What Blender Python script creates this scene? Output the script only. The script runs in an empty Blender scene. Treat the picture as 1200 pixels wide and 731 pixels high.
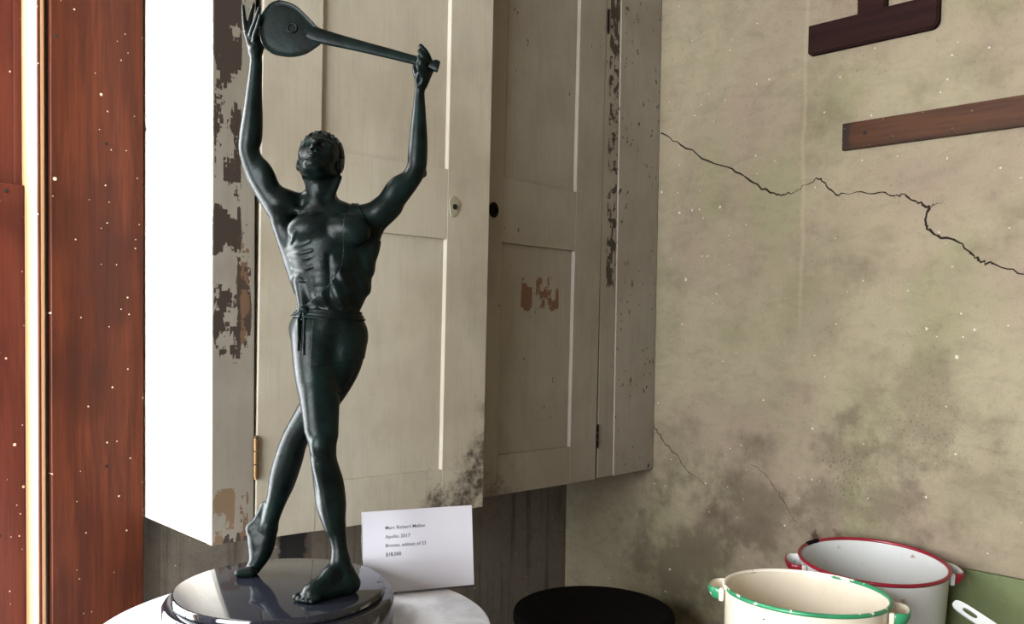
import bpy, bmesh, math, random
import numpy as np
from mathutils import Vector, Matrix, noise as mnoise
random.seed(7)
S = bpy.context.scene
COL = S.collection
PI = math.pi

# ------------------------------------------------------------------ camera
F = 1025.0; PX = 600.0; PY = 412.0
TH = math.radians(45.7); PITCH = math.radians(-1.9); ROLL = math.radians(0.8)
CAM = np.array([-1.8, -1.62, 1.22])
f0 = np.array([math.cos(TH), math.sin(TH), 0.0]); r0 = np.array([math.sin(TH), -math.cos(TH), 0.0]); zz = np.array([0, 0, 1.0])
fw = f0 * math.cos(PITCH) + zz * math.sin(PITCH); up0 = np.cross(r0, fw)
rt = r0 * math.cos(ROLL) + up0 * math.sin(ROLL); upv = -r0 * math.sin(ROLL) + up0 * math.cos(ROLL)
cd = bpy.data.cameras.new('camera'); cam = bpy.data.objects.new('camera', cd); COL.objects.link(cam)
cd.sensor_fit = 'HORIZONTAL'; cd.sensor_width = 36.0; cd.lens = 36.0 * F / 1200.0
cd.shift_y = (PY - 365.5) / 1200.0; cd.clip_start = 0.02
cam.matrix_world = Matrix(((rt[0], upv[0], -fw[0], CAM[0]), (rt[1], upv[1], -fw[1], CAM[1]), (rt[2], upv[2], -fw[2], CAM[2]), (0, 0, 0, 1)))
S.camera = cam

# ------------------------------------------------------------------ object helpers
def tag(o, label=None, cat=None, group=None, kind=None):
    if label: o['label'] = label
    if cat: o['category'] = cat
    if group: o['group'] = group
    if kind: o['kind'] = kind
    return o
def empty(name, loc, label, cat, rz=0.0):
    o = bpy.data.objects.new(name, None); COL.objects.link(o); o.empty_display_size = 0.05
    o.location = loc; o.rotation_euler = (0, 0, rz); tag(o, label, cat)
    o['_m'] = 1
    return o
def root_matrix(o):
    m = Matrix.Translation(o.location) @ o.rotation_euler.to_matrix().to_4x4()
    return root_matrix(o.parent) @ m if o.parent else m
def obj(name, bm, mats, parent=None, smooth=False, world=True):
    """bm is in world coordinates; it is moved into the parent's frame"""
    me = bpy.data.meshes.new(name); 
    if world and parent is not None: bm.transform(root_matrix(parent).inverted())
    bm.to_mesh(me); bm.free()
    for m in (mats if isinstance(mats, (list, tuple)) else [mats]): me.materials.append(m)
    if smooth:
        me.shade_smooth()
        if smooth != 'all': me.set_sharp_from_angle(angle=math.radians(38))
    o = bpy.data.objects.new(name, me); COL.objects.link(o)
    if parent is not None: o.parent = parent
    return o
def box(bm, lo, hi, bev=0.0, seg=2, mat=0):
    lo = Vector(lo); hi = Vector(hi)
    c = (lo + hi) / 2; d = hi - lo
    r = bmesh.ops.create_cube(bm, size=1.0, matrix=Matrix.Translation(c) @ Matrix.Diagonal((abs(d.x), abs(d.y), abs(d.z), 1)))
    fs = set(f for v in r['verts'] for f in v.link_faces)
    for f in fs: f.material_index = mat
    if bev > 0:
        es = set(e for v in r['verts'] for e in v.link_edges)
        bmesh.ops.bevel(bm, geom=list(es), offset=bev, segments=seg, affect='EDGES', profile=0.5)
    return bm
def newbox(lo, hi, bev=0.0, seg=2):
    return box(bmesh.new(), lo, hi, bev, seg)
def lathe(bm, prof, center=(0, 0, 0), n=96, mat=0, closed=False, warp=None):
    rings = []
    for (r, z) in prof:
        if r < 1e-6: rings.append([bm.verts.new((center[0], center[1], center[2] + z))]); continue
        ring = []
        for i in range(n):
            a = 2 * PI * i / n
            rr = r; zz_ = z
            if warp: rr, zz_ = warp(a, r, z)
            ring.append(bm.verts.new((center[0] + rr * math.cos(a), center[1] + rr * math.sin(a), center[2] + zz_)))
        rings.append(ring)
    pairs = list(zip(rings[:-1], rings[1:]))
    if closed: pairs.append((rings[-1], rings[0]))
    for A, B_ in pairs:
        for i in range(n):
            j = (i + 1) % n
            vs = [A[i] if len(A) > 1 else A[0], A[j] if len(A) > 1 else A[0], B_[j] if len(B_) > 1 else B_[0], B_[i] if len(B_) > 1 else B_[0]]
            u = []
            for v in vs:
                if v not in u: u.append(v)
            if len(u) >= 3:
                try:
                    f = bm.faces.new(u); f.material_index = mat
                except ValueError: pass
    bmesh.ops.recalc_face_normals(bm, faces=bm.faces)
    return bm
def tube(bm, pts, radii, n=12, flat=1.0, flatdir=None, cap=True, mat=0):
    """swept tube; flat squeezes along flatdir"""
    pts = [Vector(p) for p in pts]; m = len(pts)
    if not isinstance(radii, (list, tuple)): radii = [radii] * m
    fd = Vector(flatdir) if flatdir is not None else Vector((0.13, 0.21, 0.97))
    rings = []
    for i, p in enumerate(pts):
        t = (pts[min(i + 1, m - 1)] - pts[max(i - 1, 0)]).normalized()
        a = fd - t * fd.dot(t)
        if a.length < 1e-4: a = t.orthogonal()
        a.normalize(); b = t.cross(a)
        rings.append([bm.verts.new(p + a * (radii[i] * flat * math.cos(2 * PI * k / n)) + b * (radii[i] * math.sin(2 * PI * k / n))) for k in range(n)])
    for A, B_ in zip(rings[:-1], rings[1:]):
        for k in range(n):
            f = bm.faces.new((A[k], A[(k + 1) % n], B_[(k + 1) % n], B_[k])); f.material_index = mat
    if cap:
        bm.faces.new(rings[0][::-1]).material_index = mat; bm.faces.new(rings[-1]).material_index = mat
    return bm
def xform(bm, M):
    bm.transform(M); return bm

# ------------------------------------------------------------------ material helper
class Mt:
    def __init__(s, name, rough=0.6, metal=0.0, spec=0.5):
        s.m = bpy.data.materials.new(name); s.m.use_nodes = True
        s.n = s.m.node_tree.nodes; s.l = s.m.node_tree.links
        s.b = s.n['Principled BSDF']
        s.b.inputs['Roughness'].default_value = rough; s.b.inputs['Metallic'].default_value = metal
        s.b.inputs['Specular IOR Level'].default_value = spec
        s._pos = None
    def lk(s, a, sock):
        if isinstance(a, bpy.types.NodeSocket): s.l.new(a, sock)
        else:
            try: sock.default_value = a
            except Exception: sock.default_value = tuple(a) + (1.0,)
    def pos(s):
        if s._pos is None: s._pos = s.n.new('ShaderNodeNewGeometry').outputs['Position']
        return s._pos
    def objc(s): return s.n.new('ShaderNodeTexCoord').outputs['Object']
    def vscale(s, v, sc):
        m = s.n.new('ShaderNodeVectorMath'); m.operation = 'MULTIPLY'; s.l.new(v, m.inputs[0]); m.inputs[1].default_value = sc; return m.outputs[0]
    def sep(s, v):
        m = s.n.new('ShaderNodeSeparateXYZ'); s.l.new(v, m.inputs[0]); return m.outputs
    def noise(s, scale, detail=4, rough=0.55, vec=None, dist=0.0):
        m = s.n.new('ShaderNodeTexNoise'); s.l.new(vec or s.pos(), m.inputs['Vector'])
        m.inputs['Scale'].default_value = scale; m.inputs['Detail'].default_value = detail; m.inputs['Roughness'].default_value = rough
        m.inputs['Distortion'].default_value = dist
        return m.outputs['Fac']
    def voro(s, scale, vec=None, feat='F1', out='Distance', rnd=1.0):
        m = s.n.new('ShaderNodeTexVoronoi'); s.l.new(vec or s.pos(), m.inputs['Vector']); m.feature = feat
        m.inputs['Scale'].default_value = scale; m.inputs['Randomness'].default_value = rnd
        return m.outputs[out]
    def voro2(s, scale, axes):
        o = s.sep(s.pos()); cmb = s.n.new('ShaderNodeCombineXYZ'); s.l.new(o[axes[0]], cmb.inputs[0]); s.l.new(o[axes[1]], cmb.inputs[1])
        m = s.n.new('ShaderNodeTexVoronoi'); m.voronoi_dimensions = '2D'; s.l.new(cmb.outputs[0], m.inputs['Vector']); m.inputs['Scale'].default_value = scale
        return m.outputs['Distance'], s.sep(m.outputs['Color'])
    def mr(s, v, a, b, c=0.0, d=1.0, smooth=False):
        m = s.n.new('ShaderNodeMapRange'); s.lk(v, m.inputs['Value'])
        if smooth: m.interpolation_type = 'SMOOTHSTEP'
        for k, x in zip(('From Min', 'From Max', 'To Min', 'To Max'), (a, b, c, d)): m.inputs[k].default_value = x
        return m.outputs['Result']
    def op(s, o, a, b=0.0, clamp=False):
        m = s.n.new('ShaderNodeMath'); m.operation = o; m.use_clamp = clamp; s.lk(a, m.inputs[0]); s.lk(b, m.inputs[1]); return m.outputs[0]
    def mix(s, f, a, b):
        m = s.n.new('ShaderNodeMix'); m.data_type = 'RGBA'; s.lk(f, m.inputs[0]); s.lk(a, m.inputs[6]); s.lk(b, m.inputs[7]); return m.outputs[2]
    def ramp(s, v, stops):
        m = s.n.new('ShaderNodeValToRGB'); s.lk(v, m.inputs[0]); e = m.color_ramp.elements
        while len(e) < len(stops): e.new(0.5)
        for el, (p, c) in zip(e, stops):
            el.position = p; el.color = (c, c, c, 1) if isinstance(c, (int, float)) else tuple(c) + (1,)
        return m.outputs['Color']
    def dist(s, p):
        m = s.n.new('ShaderNodeVectorMath'); m.operation = 'DISTANCE'; s.l.new(s.pos(), m.inputs[0]); m.inputs[1].default_value = p; return m.outputs['Value']
    def col(s, c): s.lk(c, s.b.inputs['Base Color']); return s
    def rough(s, r): s.lk(r, s.b.inputs['Roughness']); return s
    def bump(s, h, strength=0.3, dist=0.002):
        m = s.n.new('ShaderNodeBump'); m.inputs['Strength'].default_value = strength; m.inputs['Distance'].default_value = dist
        s.l.new(h, m.inputs['Height']); s.l.new(m.outputs['Normal'], s.b.inputs['Normal']); return s
def srgb(r, g, b):
    f = lambda c: (c / 255 / 12.92) if c / 255 <= 0.04045 else ((c / 255 + 0.055) / 1.055) ** 2.4
    return (f(r), f(g), f(b))

# ---- plaster wall
def plaster(name, base, pink, green, dark, speck=True, streaks=False, stain_shade_blots=()):
    M = Mt(name, 0.85, spec=0.25)
    n1 = M.noise(2.2, 5, 0.6); n2 = M.noise(5.0, 6, 0.65); n3 = M.noise(60, 3, 0.6); n4 = M.noise(260, 2, 0.5)
    c = M.mix(M.mr(n1, 0.42, 0.60, smooth=True), base, pink)
    c = M.mix(M.op('MULTIPLY', M.mr(M.noise(3.1, 3, 0.5, vec=M.vscale(M.pos(), (1, 1.3, 0.9))), 0.5, 0.66, smooth=True), 0.75), c, green)
    z = M.sep(M.pos())[2]
    for (by, bz, br, bs) in stain_shade_blots:  # dark wall blotches; the low ones by the corner paint in its shade
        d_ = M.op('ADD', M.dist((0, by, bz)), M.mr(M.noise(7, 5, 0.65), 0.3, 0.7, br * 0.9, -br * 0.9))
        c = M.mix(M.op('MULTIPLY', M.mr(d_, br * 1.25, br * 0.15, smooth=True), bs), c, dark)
    br_ = M.noise(30, 4, 0.6, vec=M.vscale(M.pos(), (1, 0.45, 1.0)), dist=0.8)
    c = M.mix(M.op('MULTIPLY', M.mr(br_, 0.46, 0.72), 0.24), c, dark)
    c = M.mix(M.op('MULTIPLY', M.mr(n2, 0.52, 0.72), 0.5), c, dark)
    c = M.mix(M.op('MULTIPLY', M.mr(n3, 0.56, 0.74), 0.22), c, dark)
    c = M.mix(M.op('MULTIPLY', M.mr(n4, 0.60, 0.72), 0.35), c, dark)
    if streaks:
        s1 = M.noise(9, 4, 0.6, vec=M.vscale(M.pos(), (4.0, 4.0, 0.18)))
        c = M.mix(M.op('MULTIPLY', M.mr(s1, 0.52, 0.70), 0.6), c, tuple(x * 0.35 for x in dark))
    if speck:
        cl = M.mr(M.noise(4.5, 3, 0.6), 0.48, 0.66)
        hot = M.mr(M.dist((0, -0.80, 0.90)), 0.13, 0.03, smooth=True); hot2 = M.mr(M.dist((0, -0.95, 1.02)), 0.16, 0.03, smooth=True); cl = M.op('MAXIMUM', cl, M.op('MAXIMUM', hot, M.op('MULTIPLY', hot2, 0.7)))
        dk = M.mr(M.op('ADD', M.noise(170, 3, 0.6), M.op('MULTIPLY', M.op('ADD', hot, hot2), 0.035)), 0.615, 0.69)
        c = M.mix(M.op('MULTIPLY', M.op('MULTIPLY', dk, cl), 0.6), c, tuple(x * 0.30 for x in dark))
        for sc, thr, r in ((18, 0.92, 0.060), (44, 0.955, 0.085)):
            d_, cc = M.voro2(sc, (0, 2) if streaks else (1, 2)); rr_ = M.mr(cc[2], 0, 1, r * 0.4, r)
            wob = M.mr(M.noise(300, 2), 0.3, 0.7, -r * 0.5, r * 0.5)
            c = M.mix(M.op('MULTIPLY', M.op('MULTIPLY', M.op('LESS_THAN', M.op('ADD', d_, wob), rr_), M.op('GREATER_THAN', cc[1], thr)), 0.6), c, (0.60, 0.55, 0.46))
        y_ = M.sep(M.pos())[1]
        rdg = M.mr(M.op('ABSOLUTE', M.op('ADD', M.op('ADD', y_, 0.682), M.mr(M.noise(9), 0.3, 0.7, -0.006, 0.006))), 0.007, 0.001)
        c = M.mix(M.op('MULTIPLY', M.op('MULTIPLY', rdg, M.mr(z, 1.15, 1.3)), 0.35), c, tuple(x * 1.25 for x in base))
    if streaks:
        sx_ = M.sep(M.pos())[0]; wv = M.mr(M.noise(40, 3), 0.3, 0.7, -0.006, 0.006); xx_ = M.op('ADD', sx_, wv)
        pm = M.op('MULTIPLY', M.op('MULTIPLY', M.mr(xx_, -0.890, -0.884), M.mr(xx_, -0.818, -0.828)), M.mr(M.op('ADD', z, wv), 0.700, 0.712))
        c = M.mix(M.op('MULTIPLY', pm, 0.9), c, (0.008, 0.010, 0.012))
    else:
        d_ = M.op('ADD', M.dist((0, -0.732, 0.764)), M.mr(M.noise(60, 3, 0.6), 0.3, 0.7, 0.008, -0.008))
        c = M.mix(M.op('MULTIPLY', M.mr(d_, 0.014, 0.006), 0.9), c, (0.045, 0.02, 0.012))
        d_ = M.op('ADD', M.dist((0, -0.782, 0.770)), M.mr(M.noise(60, 3, 0.6), 0.3, 0.7, 0.010, -0.010))
        c = M.mix(M.op('MULTIPLY', M.mr(d_, 0.016, 0.004), 0.7), c, (0.07, 0.035, 0.02))
    M.col(c)
    M.bump(M.op('ADD', M.op('MULTIPLY', n3, 0.6), M.op('ADD', M.op('MULTIPLY', n4, 0.3), M.op('MULTIPLY', n2, 1.5))), 0.35, 0.004)
    return M.m
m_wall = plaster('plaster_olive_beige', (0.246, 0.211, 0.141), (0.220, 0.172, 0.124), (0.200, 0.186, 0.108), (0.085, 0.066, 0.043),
    stain_shade_blots=[(-0.42, 0.66, 0.20, 0.75), (-0.60, 0.80, 0.15, 0.6), (-0.80, 0.86, 0.15, 0.55), (-0.95, 1.05, 0.13, 0.4), (-0.36, 0.90, 0.13, 0.4), (-0.70, 1.30, 0.14, 0.25), (-1.05, 0.92, 0.10, 0.35)])
m_wallU = plaster('plaster_brown_grey', (0.170, 0.145, 0.115), (0.155, 0.128, 0.100), (0.145, 0.130, 0.100), (0.060, 0.048, 0.037), streaks=True)
m_room = Mt('plain_plaster', 0.9, spec=0.2).col((0.24, 0.21, 0.17)).m
M = Mt('dark_floor_boards', 0.6); M.col(M.mix(M.noise(6, 5, 0.6, vec=M.vscale(M.pos(), (6, 0.5, 1))), (0.10, 0.06, 0.035), (0.20, 0.13, 0.08))); m_floor = M.m
m_crack = Mt('crack_dark', 0.95, spec=0.1).col((0.018, 0.014, 0.010)).m

# ---- varnished red wood (window)
def redwood(name, a, b, c3, rough=0.38, specks=True):
    M = Mt(name, rough, spec=0.12)
    g = M.noise(7, 6, 0.6, vec=M.vscale(M.pos(), (5.5, 5.5, 0.42)), dist=0.6)
    g2 = M.noise(60, 4, 0.6, vec=M.vscale(M.pos(), (4, 4, 0.15)))
    g3 = M.noise(3.4, 3, 0.55)
    c = M.mix(M.mr(g, 0.36, 0.64, smooth=True), a, b)
    c = M.mix(M.op('MULTIPLY', M.mr(g2, 0.45, 0.7), 0.4), c, c3)
    c = M.mix(M.op('MULTIPLY', M.mr(g3, 0.52, 0.66, smooth=True), 0.45), c, c3)
    if specks:
        for sc, thr, r in ((13, 0.86, 0.042), (31, 0.88, 0.050), (64, 0.95, 0.085)):
            d_, cc = M.voro2(sc, (0, 2)); rr_ = M.mr(cc[2], 0, 1, r * 0.5, r)
            c = M.mix(M.op('MULTIPLY', M.op('LESS_THAN', d_, rr_), M.op('GREATER_THAN', cc[1], thr)), c, (0.62, 0.53, 0.40))
        d_, cc = M.voro2(13, (0, 2))
        c = M.mix(M.op('MULTIPLY', M.mr(d_, 0.05, 0.03), M.op('GREATER_THAN', cc[0], 0.86)), c, (0.02, 0.012, 0.01))
    M.col(c); M.bump(g2, 0.12, 0.001)
    return M.m
m_red = redwood('red_brown_varnished_wood', (0.108, 0.028, 0.0125), (0.066, 0.018, 0.0092), (0.030, 0.0105, 0.007))
m_sash = redwood('dark_red_sash_wood', (0.115, 0.034, 0.024), (0.085, 0.025, 0.019), (0.04, 0.014, 0.011), 0.35)
m_jamb = Mt('worn_tan_jamb_wood', 0.45).col((0.55, 0.31, 0.16)).m

# ---- old cream paint over dark wood
def oldpaint(name, base=(0.37, 0.335, 0.265), flakes=None, grime=(), tan=None, specks=0.35, dir_axis=0):
    M = Mt(name, 0.55, spec=0.35)
    P = M.pos(); sx, sy, sz = M.sep(P)
    n1 = M.noise(4, 5, 0.6); n2 = M.noise(30, 4, 0.6, vec=M.vscale(P, (1, 1, 0.35)))
    c = M.mix(M.mr(n1, 0.4, 0.65, smooth=True), base, tuple(x * y for x, y in zip(base, (0.86, 0.83, 0.80))))
    c = M.mix(M.op('MULTIPLY', M.mr(n2, 0.50, 0.75), 0.35), c, tuple(x * 0.6 for x in base))
    grain = M.noise(120, 3, 0.6, vec=M.vscale(P, (1.6, 1.6, 0.06)))
    c = M.mix(M.op('MULTIPLY', M.mr(grain, 0.5, 0.8), 0.25), c, tuple(x * 0.55 for x in base))
    h = n2
    for (pt, rad, stren) in grime:
        d = M.op('ADD', M.dist(pt), M.mr(M.noise(26, 5, 0.7), 0.3, 0.7, rad * 0.55, -rad * 0.55))
        c = M.mix(M.op('MULTIPLY', M.op('MULTIPLY', M.mr(d, rad, rad * 0.05, smooth=True), M.mr(M.noise(85, 4, 0.6), 0.34, 0.60, 0.35, 1.0)), stren), c, (0.040, 0.030, 0.019))
    # scattered small chips
    ch = M.mr(M.noise(75, 3, 0.6, vec=M.vscale(P, (1, 1, 0.55))), 0.725 - 0.03 * specks, 0.74 - 0.03 * specks)
    c = M.mix(M.op('MULTIPLY', ch, M.mr(M.noise(7, 2), 0.45, 0.5)), c, (0.055, 0.038, 0.026))
    if flakes:
        tot = None
        for (x0, x1, zs, sc, colr) in flakes:
            # mask along x (soft strip) and along z (list of (z, amount))
            xm = M.op('MULTIPLY', M.mr(sx, x0 - 0.006, x0 + 0.006), M.mr(sx, x1 + 0.004, x1 - 0.004))
            z0, z1 = zs[0][0], zs[-1][0]
            zr = M.ramp(M.mr(sz, z0, z1), [((q - z0) / (z1 - z0), a) for q, a in zs])
            nn = M.noise(sc, 4, 0.62, vec=M.vscale(P, (1.0, 1.0, 0.62)))
            snap = M.n.new('ShaderNodeVectorMath'); snap.operation = 'SNAP'; M.l.new(P, snap.inputs[0]); snap.inputs[1].default_value = (0.006, 0.006, 0.0075)
            n_b = M.noise(sc * 0.8, 3, 0.6, vec=M.vscale(snap.outputs[0], (1, 1, 0.62)))
            nn = M.op('ADD', M.op('MULTIPLY', nn, 0.45), M.op('MULTIPLY', n_b, 0.55))
            v = M.op('ADD', nn, M.op('MULTIPLY', M.op('MULTIPLY', xm, zr), 0.42))
            f = M.mr(v, 0.775, 0.785)
            f = M.op('MULTIPLY', f, xm)
            c = M.mix(f, c, colr)
            tot = f if tot is None else M.op('MAXIMUM', tot, f)
        h = M.op('SUBTRACT', M.op('MULTIPLY', n2, 0.3), tot)
    M.col(c); M.bump(h, 0.4, 0.0012)
    return M.m
m_side = oldpaint('old_white_paint', base=(0.70, 0.66, 0.58), specks=0.0)
m_stileL = oldpaint('flaking_paint_heavy', base=(0.30, 0.278, 0.232), specks=0.6, flakes=[
    (-1.172, -1.118, [(0.855, 0.55), (0.90, 0.25), (0.95, 0.1), (1.12, 0.35), (1.22, 0.85), (1.29, 0.35), (1.36, 0.95), (1.42, 0.60), (1.50, 0.70), (1.60, 0.62), (1.72, 0.95), (1.80, 0.9)], 34, (0.050, 0.036, 0.030)),
    (-1.132, -1.100, [(0.855, 0.75), (0.88, 0.35), (1.00, 0.05), (1.10, 0.15), (1.22, 0.85), (1.33, 0.75), (1.37, 0.35), (1.42, 0.1), (1.55, 0.05), (1.70, 0.4), (1.80, 0.6)], 42, (0.060, 0.042, 0.032)),
    (-1.126, -1.104, [(0.855, 0.55), (0.93, 0.60), (0.99, 0.05), (1.12, 0.2), (1.20, 0.66), (1.34, 0.60), (1.38, 0.1)], 48, (0.165, 0.095, 0.058)),
    (-1.172, -1.128, [(0.855, 0.60), (0.94, 0.64), (0.99, 0.15), (1.05, 0.0)], 40, (0.19, 0.125, 0.075))])
m_stileR = oldpaint('flaking_paint_strip', base=(0.245, 0.22, 0.175), specks=0.6, flakes=[
    (-0.200, -0.1595, [(0.855, 0.25), (0.90, 0.1), (1.10, 0.05), (1.24, 0.2), (1.33, 0.74), (1.45, 0.64), (1.60, 0.56), (1.80, 0.68), (1.95, 0.70)], 64, (0.036, 0.027, 0.020))])
m_filler = oldpaint('drab_paint_filler', base=(0.27, 0.242, 0.20), specks=3.2)
m_doorL = oldpaint('door_paint_cream', base=(0.44, 0.40, 0.32), specks=-1.0,
    grime=[((-0.655, -0.31, 0.872), 0.095, 0.95), ((-0.73, -0.31, 0.858), 0.055, 0.8), ((-0.60, -0.33, 0.97), 0.06, 0.85), ((-0.60, -0.33, 0.90), 0.06, 0.8), ((-0.59, -0.33, 1.06), 0.045, 0.7)])
m_doorR = oldpaint('door_paint_cream_shaded', base=(0.25, 0.222, 0.178), specks=0.6,  # same paint as the left door, base darkened to stand in for shade
    grime=[((-0.62, -0.29, 0.86), 0.10, 0.8), ((-0.53, -0.29, 0.862), 0.05, 0.6), ((-0.62, -0.29, 1.05), 0.05, 0.5)],
    flakes=[(-0.475, -0.350, [(1.18, 0.0), (1.225, 0.2), (1.255, 0.70), (1.285, 0.72), (1.325, 0.45), (1.36, 0.0)], 44, (0.115, 0.058, 0.032))])
m_brass = Mt('tarnished_brass', 0.45, 0.8).col((0.20, 0.12, 0.055)).m
m_dark = Mt('dark_hole', 0.9).col((0.010, 0.008, 0.007)).m
m_putty = oldpaint('grey_green_paint_patch', base=(0.30, 0.28, 0.20), specks=0)

# ---- bronze, granite, others
M = Mt('dark_green_bronze', 0.30, 0.10, 0.12)
nb = M.noise(26, 5, 0.6); nb2 = M.noise(240, 3, 0.6)
M.col(M.mix(M.mr(nb, 0.42, 0.68), (0.0016, 0.0036, 0.0033), (0.0040, 0.0102, 0.0088)))
M.rough(M.mr(nb2, 0.3, 0.7, 0.27, 0.40)); M.bump(M.op('ADD', nb2, M.op('MULTIPLY', M.noise(90, 3, 0.5), 1.2)), 0.20, 0.0008); m_bronze = M.m
M = Mt('black_polished_granite', 0.07, 0.0, 0.5)
M.col(M.mix(M.mr(M.noise(420, 2), 0.62, 0.75), (0.011, 0.012, 0.017), (0.045, 0.047, 0.055))); m_granite = M.m
M = Mt('white_marbled_stone', 0.35)
M.col(M.mix(M.op('MULTIPLY', M.mr(M.noise(7, 6, 0.65, dist=1.2), 0.46, 0.66), 0.7), (0.60, 0.61, 0.64), (0.27, 0.27, 0.29))); m_marble = M.m
M = Mt('black_painted_metal', 0.85, 0.0, 0.05); M.col(M.mix(M.mr(M.voro(45), 0.10, 0.04), (0.007, 0.006, 0.006), (0.03, 0.026, 0.022))); m_black = M.m
M = Mt('dark_stained_wood', 0.85, spec=0.08); g = M.noise(9, 5, 0.6, vec=M.vscale(M.pos(), (1, 0.6, 8)))
M.col(M.mix(M.mr(g, 0.4, 0.65), (0.014, 0.006, 0.0055), (0.022, 0.009, 0.0075))); m_tboard = M.m
M = Mt('brown_rail_wood', 0.6, spec=0.15); g = M.noise(12, 5, 0.6, vec=M.vscale(M.pos(), (1, 0.5, 9)))
c = M.mix(M.mr(g, 0.38, 0.66), (0.062, 0.024, 0.010), (0.036, 0.014, 0.007))
ys = M.sep(M.pos())[1]
c = M.mix(M.op('MULTIPLY', M.mr(M.op('ADD', ys, M.mr(M.noise(50), 0.3, 0.7, -0.008, 0.008)), -0.800, -0.784, smooth=True), 0.92), c, (0.016, 0.011, 0.008))
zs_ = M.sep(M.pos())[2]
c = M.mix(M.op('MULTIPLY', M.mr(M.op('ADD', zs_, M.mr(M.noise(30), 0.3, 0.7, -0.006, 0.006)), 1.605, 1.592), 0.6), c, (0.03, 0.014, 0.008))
c = M.mix(M.mr(M.voro(60), 0.10, 0.05), c, (0.16, 0.11, 0.07)); M.col(c); m_rail = M.m
def enamel(name, base, stain, sheen=0.22, chips=True, rust=()):
    M = Mt(name, sheen, spec=0.5)
    c = M.mix(M.op('MULTIPLY', M.mr(M.noise(9, 5, 0.6), 0.5, 0.7), 0.30), base, stain)
    c = M.mix(M.op('MULTIPLY', M.mr(M.noise(70, 3, 0.5), 0.62, 0.72), 0.22), c, stain)
    if chips:
        c = M.mix(M.mr(M.noise(48, 3, 0.55), 0.735, 0.75), c, (0.08, 0.035, 0.018))
    for p, r in rust:
        d = M.op('ADD', M.dist(p), M.mr(M.noise(80, 3, 0.6), 0.3, 0.7, r * 0.6, -r * 0.6))
        c = M.mix(M.op('MULTIPLY', M.mr(d, r, r * 0.1), 0.7), c, (0.22, 0.10, 0.05))
    M.col(c); return M.m
m_enW = enamel('white_enamel', (0.50, 0.505, 0.495), (0.42, 0.37, 0.30), rust=[((-0.037, -0.952, 0.771), 0.0055), ((-0.085, -0.824, 0.772), 0.004), ((-0.251, -1.021, 0.742), 0.008)])
m_enC = enamel('cream_enamel', (0.66, 0.585, 0.47), (0.50, 0.40, 0.30))
def rimpaint(name, base, dk, thr=0.66, chip=(0.80, 0.74, 0.64), worn=None):
    M = Mt(name, 0.28)
    c = M.mix(M.mr(M.noise(14, 3), 0.45, 0.65), base, dk)
    nn = M.noise(55, 4, 0.6)
    if worn:
        sx, sy, sz = M.sep(M.pos())
        far = M.op('ADD', M.op('MULTIPLY', M.op('SUBTRACT', sx, worn[0]), worn[2]), M.op('MULTIPLY', M.op('SUBTRACT', sy, worn[1]), worn[3]))
        nn = M.op('ADD', nn, M.mr(far, 0.02, 0.075, 0.0, 0.33))
    c = M.mix(M.mr(nn, thr, thr + 0.015), c, chip)
    M.col(c); return M.m
m_rimR = rimpaint('red_enamel_edge', (0.215, 0.008, 0.020), (0.14, 0.006, 0.013), 0.72, (0.06, 0.02, 0.015))
m_rimG = rimpaint('green_enamel_edge', (0.026, 0.215, 0.095), (0.020, 0.150, 0.068), 0.64, worn=(-0.440, -0.934, 0.42, 0.91))
m_hanG = rimpaint('green_enamel_handle', (0.026, 0.215, 0.095), (0.020, 0.150, 0.068), 0.62)
M = Mt('green_board_paint', 0.6, spec=0.35); c = M.mix(M.mr(M.noise(5, 5, 0.6), 0.42, 0.62), (0.125, 0.145, 0.058), (0.085, 0.105, 0.040))
c = M.mix(M.op('MULTIPLY', M.mr(M.noise(16, 4, 0.6), 0.60, 0.70), 0.6), c, (0.24, 0.20, 0.11)); M.col(c); m_green = M.m
M = Mt('bench_wood', 0.6); M.col(M.mix(M.noise(8, 5, 0.6, vec=M.vscale(M.pos(), (1, 6, 6))), (0.12, 0.09, 0.06), (0.22, 0.17, 0.11))); m_bench = M.m
M = Mt('white_paper', 0.6, spec=0.3); M.col((0.60, 0.585, 0.64))
trl = M.n.new('ShaderNodeBsdfTranslucent'); trl.inputs['Color'].default_value = (0.62, 0.60, 0.66, 1); ms = M.n.new('ShaderNodeMixShader'); ms.inputs[0].default_value = 0.1
M.l.new(M.b.outputs[0], ms.inputs[1]); M.l.new(trl.outputs[0], ms.inputs[2]); M.l.new(ms.outputs[0], M.n['Material Output'].inputs['Surface']); m_paper = M.m
m_ink = Mt('black_ink', 0.7).col((0.07, 0.07, 0.085)).m
M = Mt('clear_acrylic', 0.05); M.col((0.95, 0.95, 1.0)); M.b.inputs['Transmission Weight'].default_value = 1.0; M.b.inputs['IOR'].default_value = 1.49; m_acryl = M.m
fr = M.n.new('ShaderNodeFresnel'); fr.inputs['IOR'].default_value = 1.45
tr = M.n.new('ShaderNodeBsdfTransparent'); gl = M.n.new('ShaderNodeBsdfGlossy'); gl.inputs['Roughness'].default_value = 0.06; ms = M.n.new('ShaderNodeMixShader'); tr.inputs['Color'].default_value = (0.97, 0.97, 1.0, 1)
M.l.new(fr.outputs[0], ms.inputs[0]); M.l.new(tr.outputs[0], ms.inputs[1]); M.l.new(gl.outputs[0], ms.inputs[2]); M.l.new(ms.outputs[0], M.n['Material Output'].inputs['Surface'])

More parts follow.
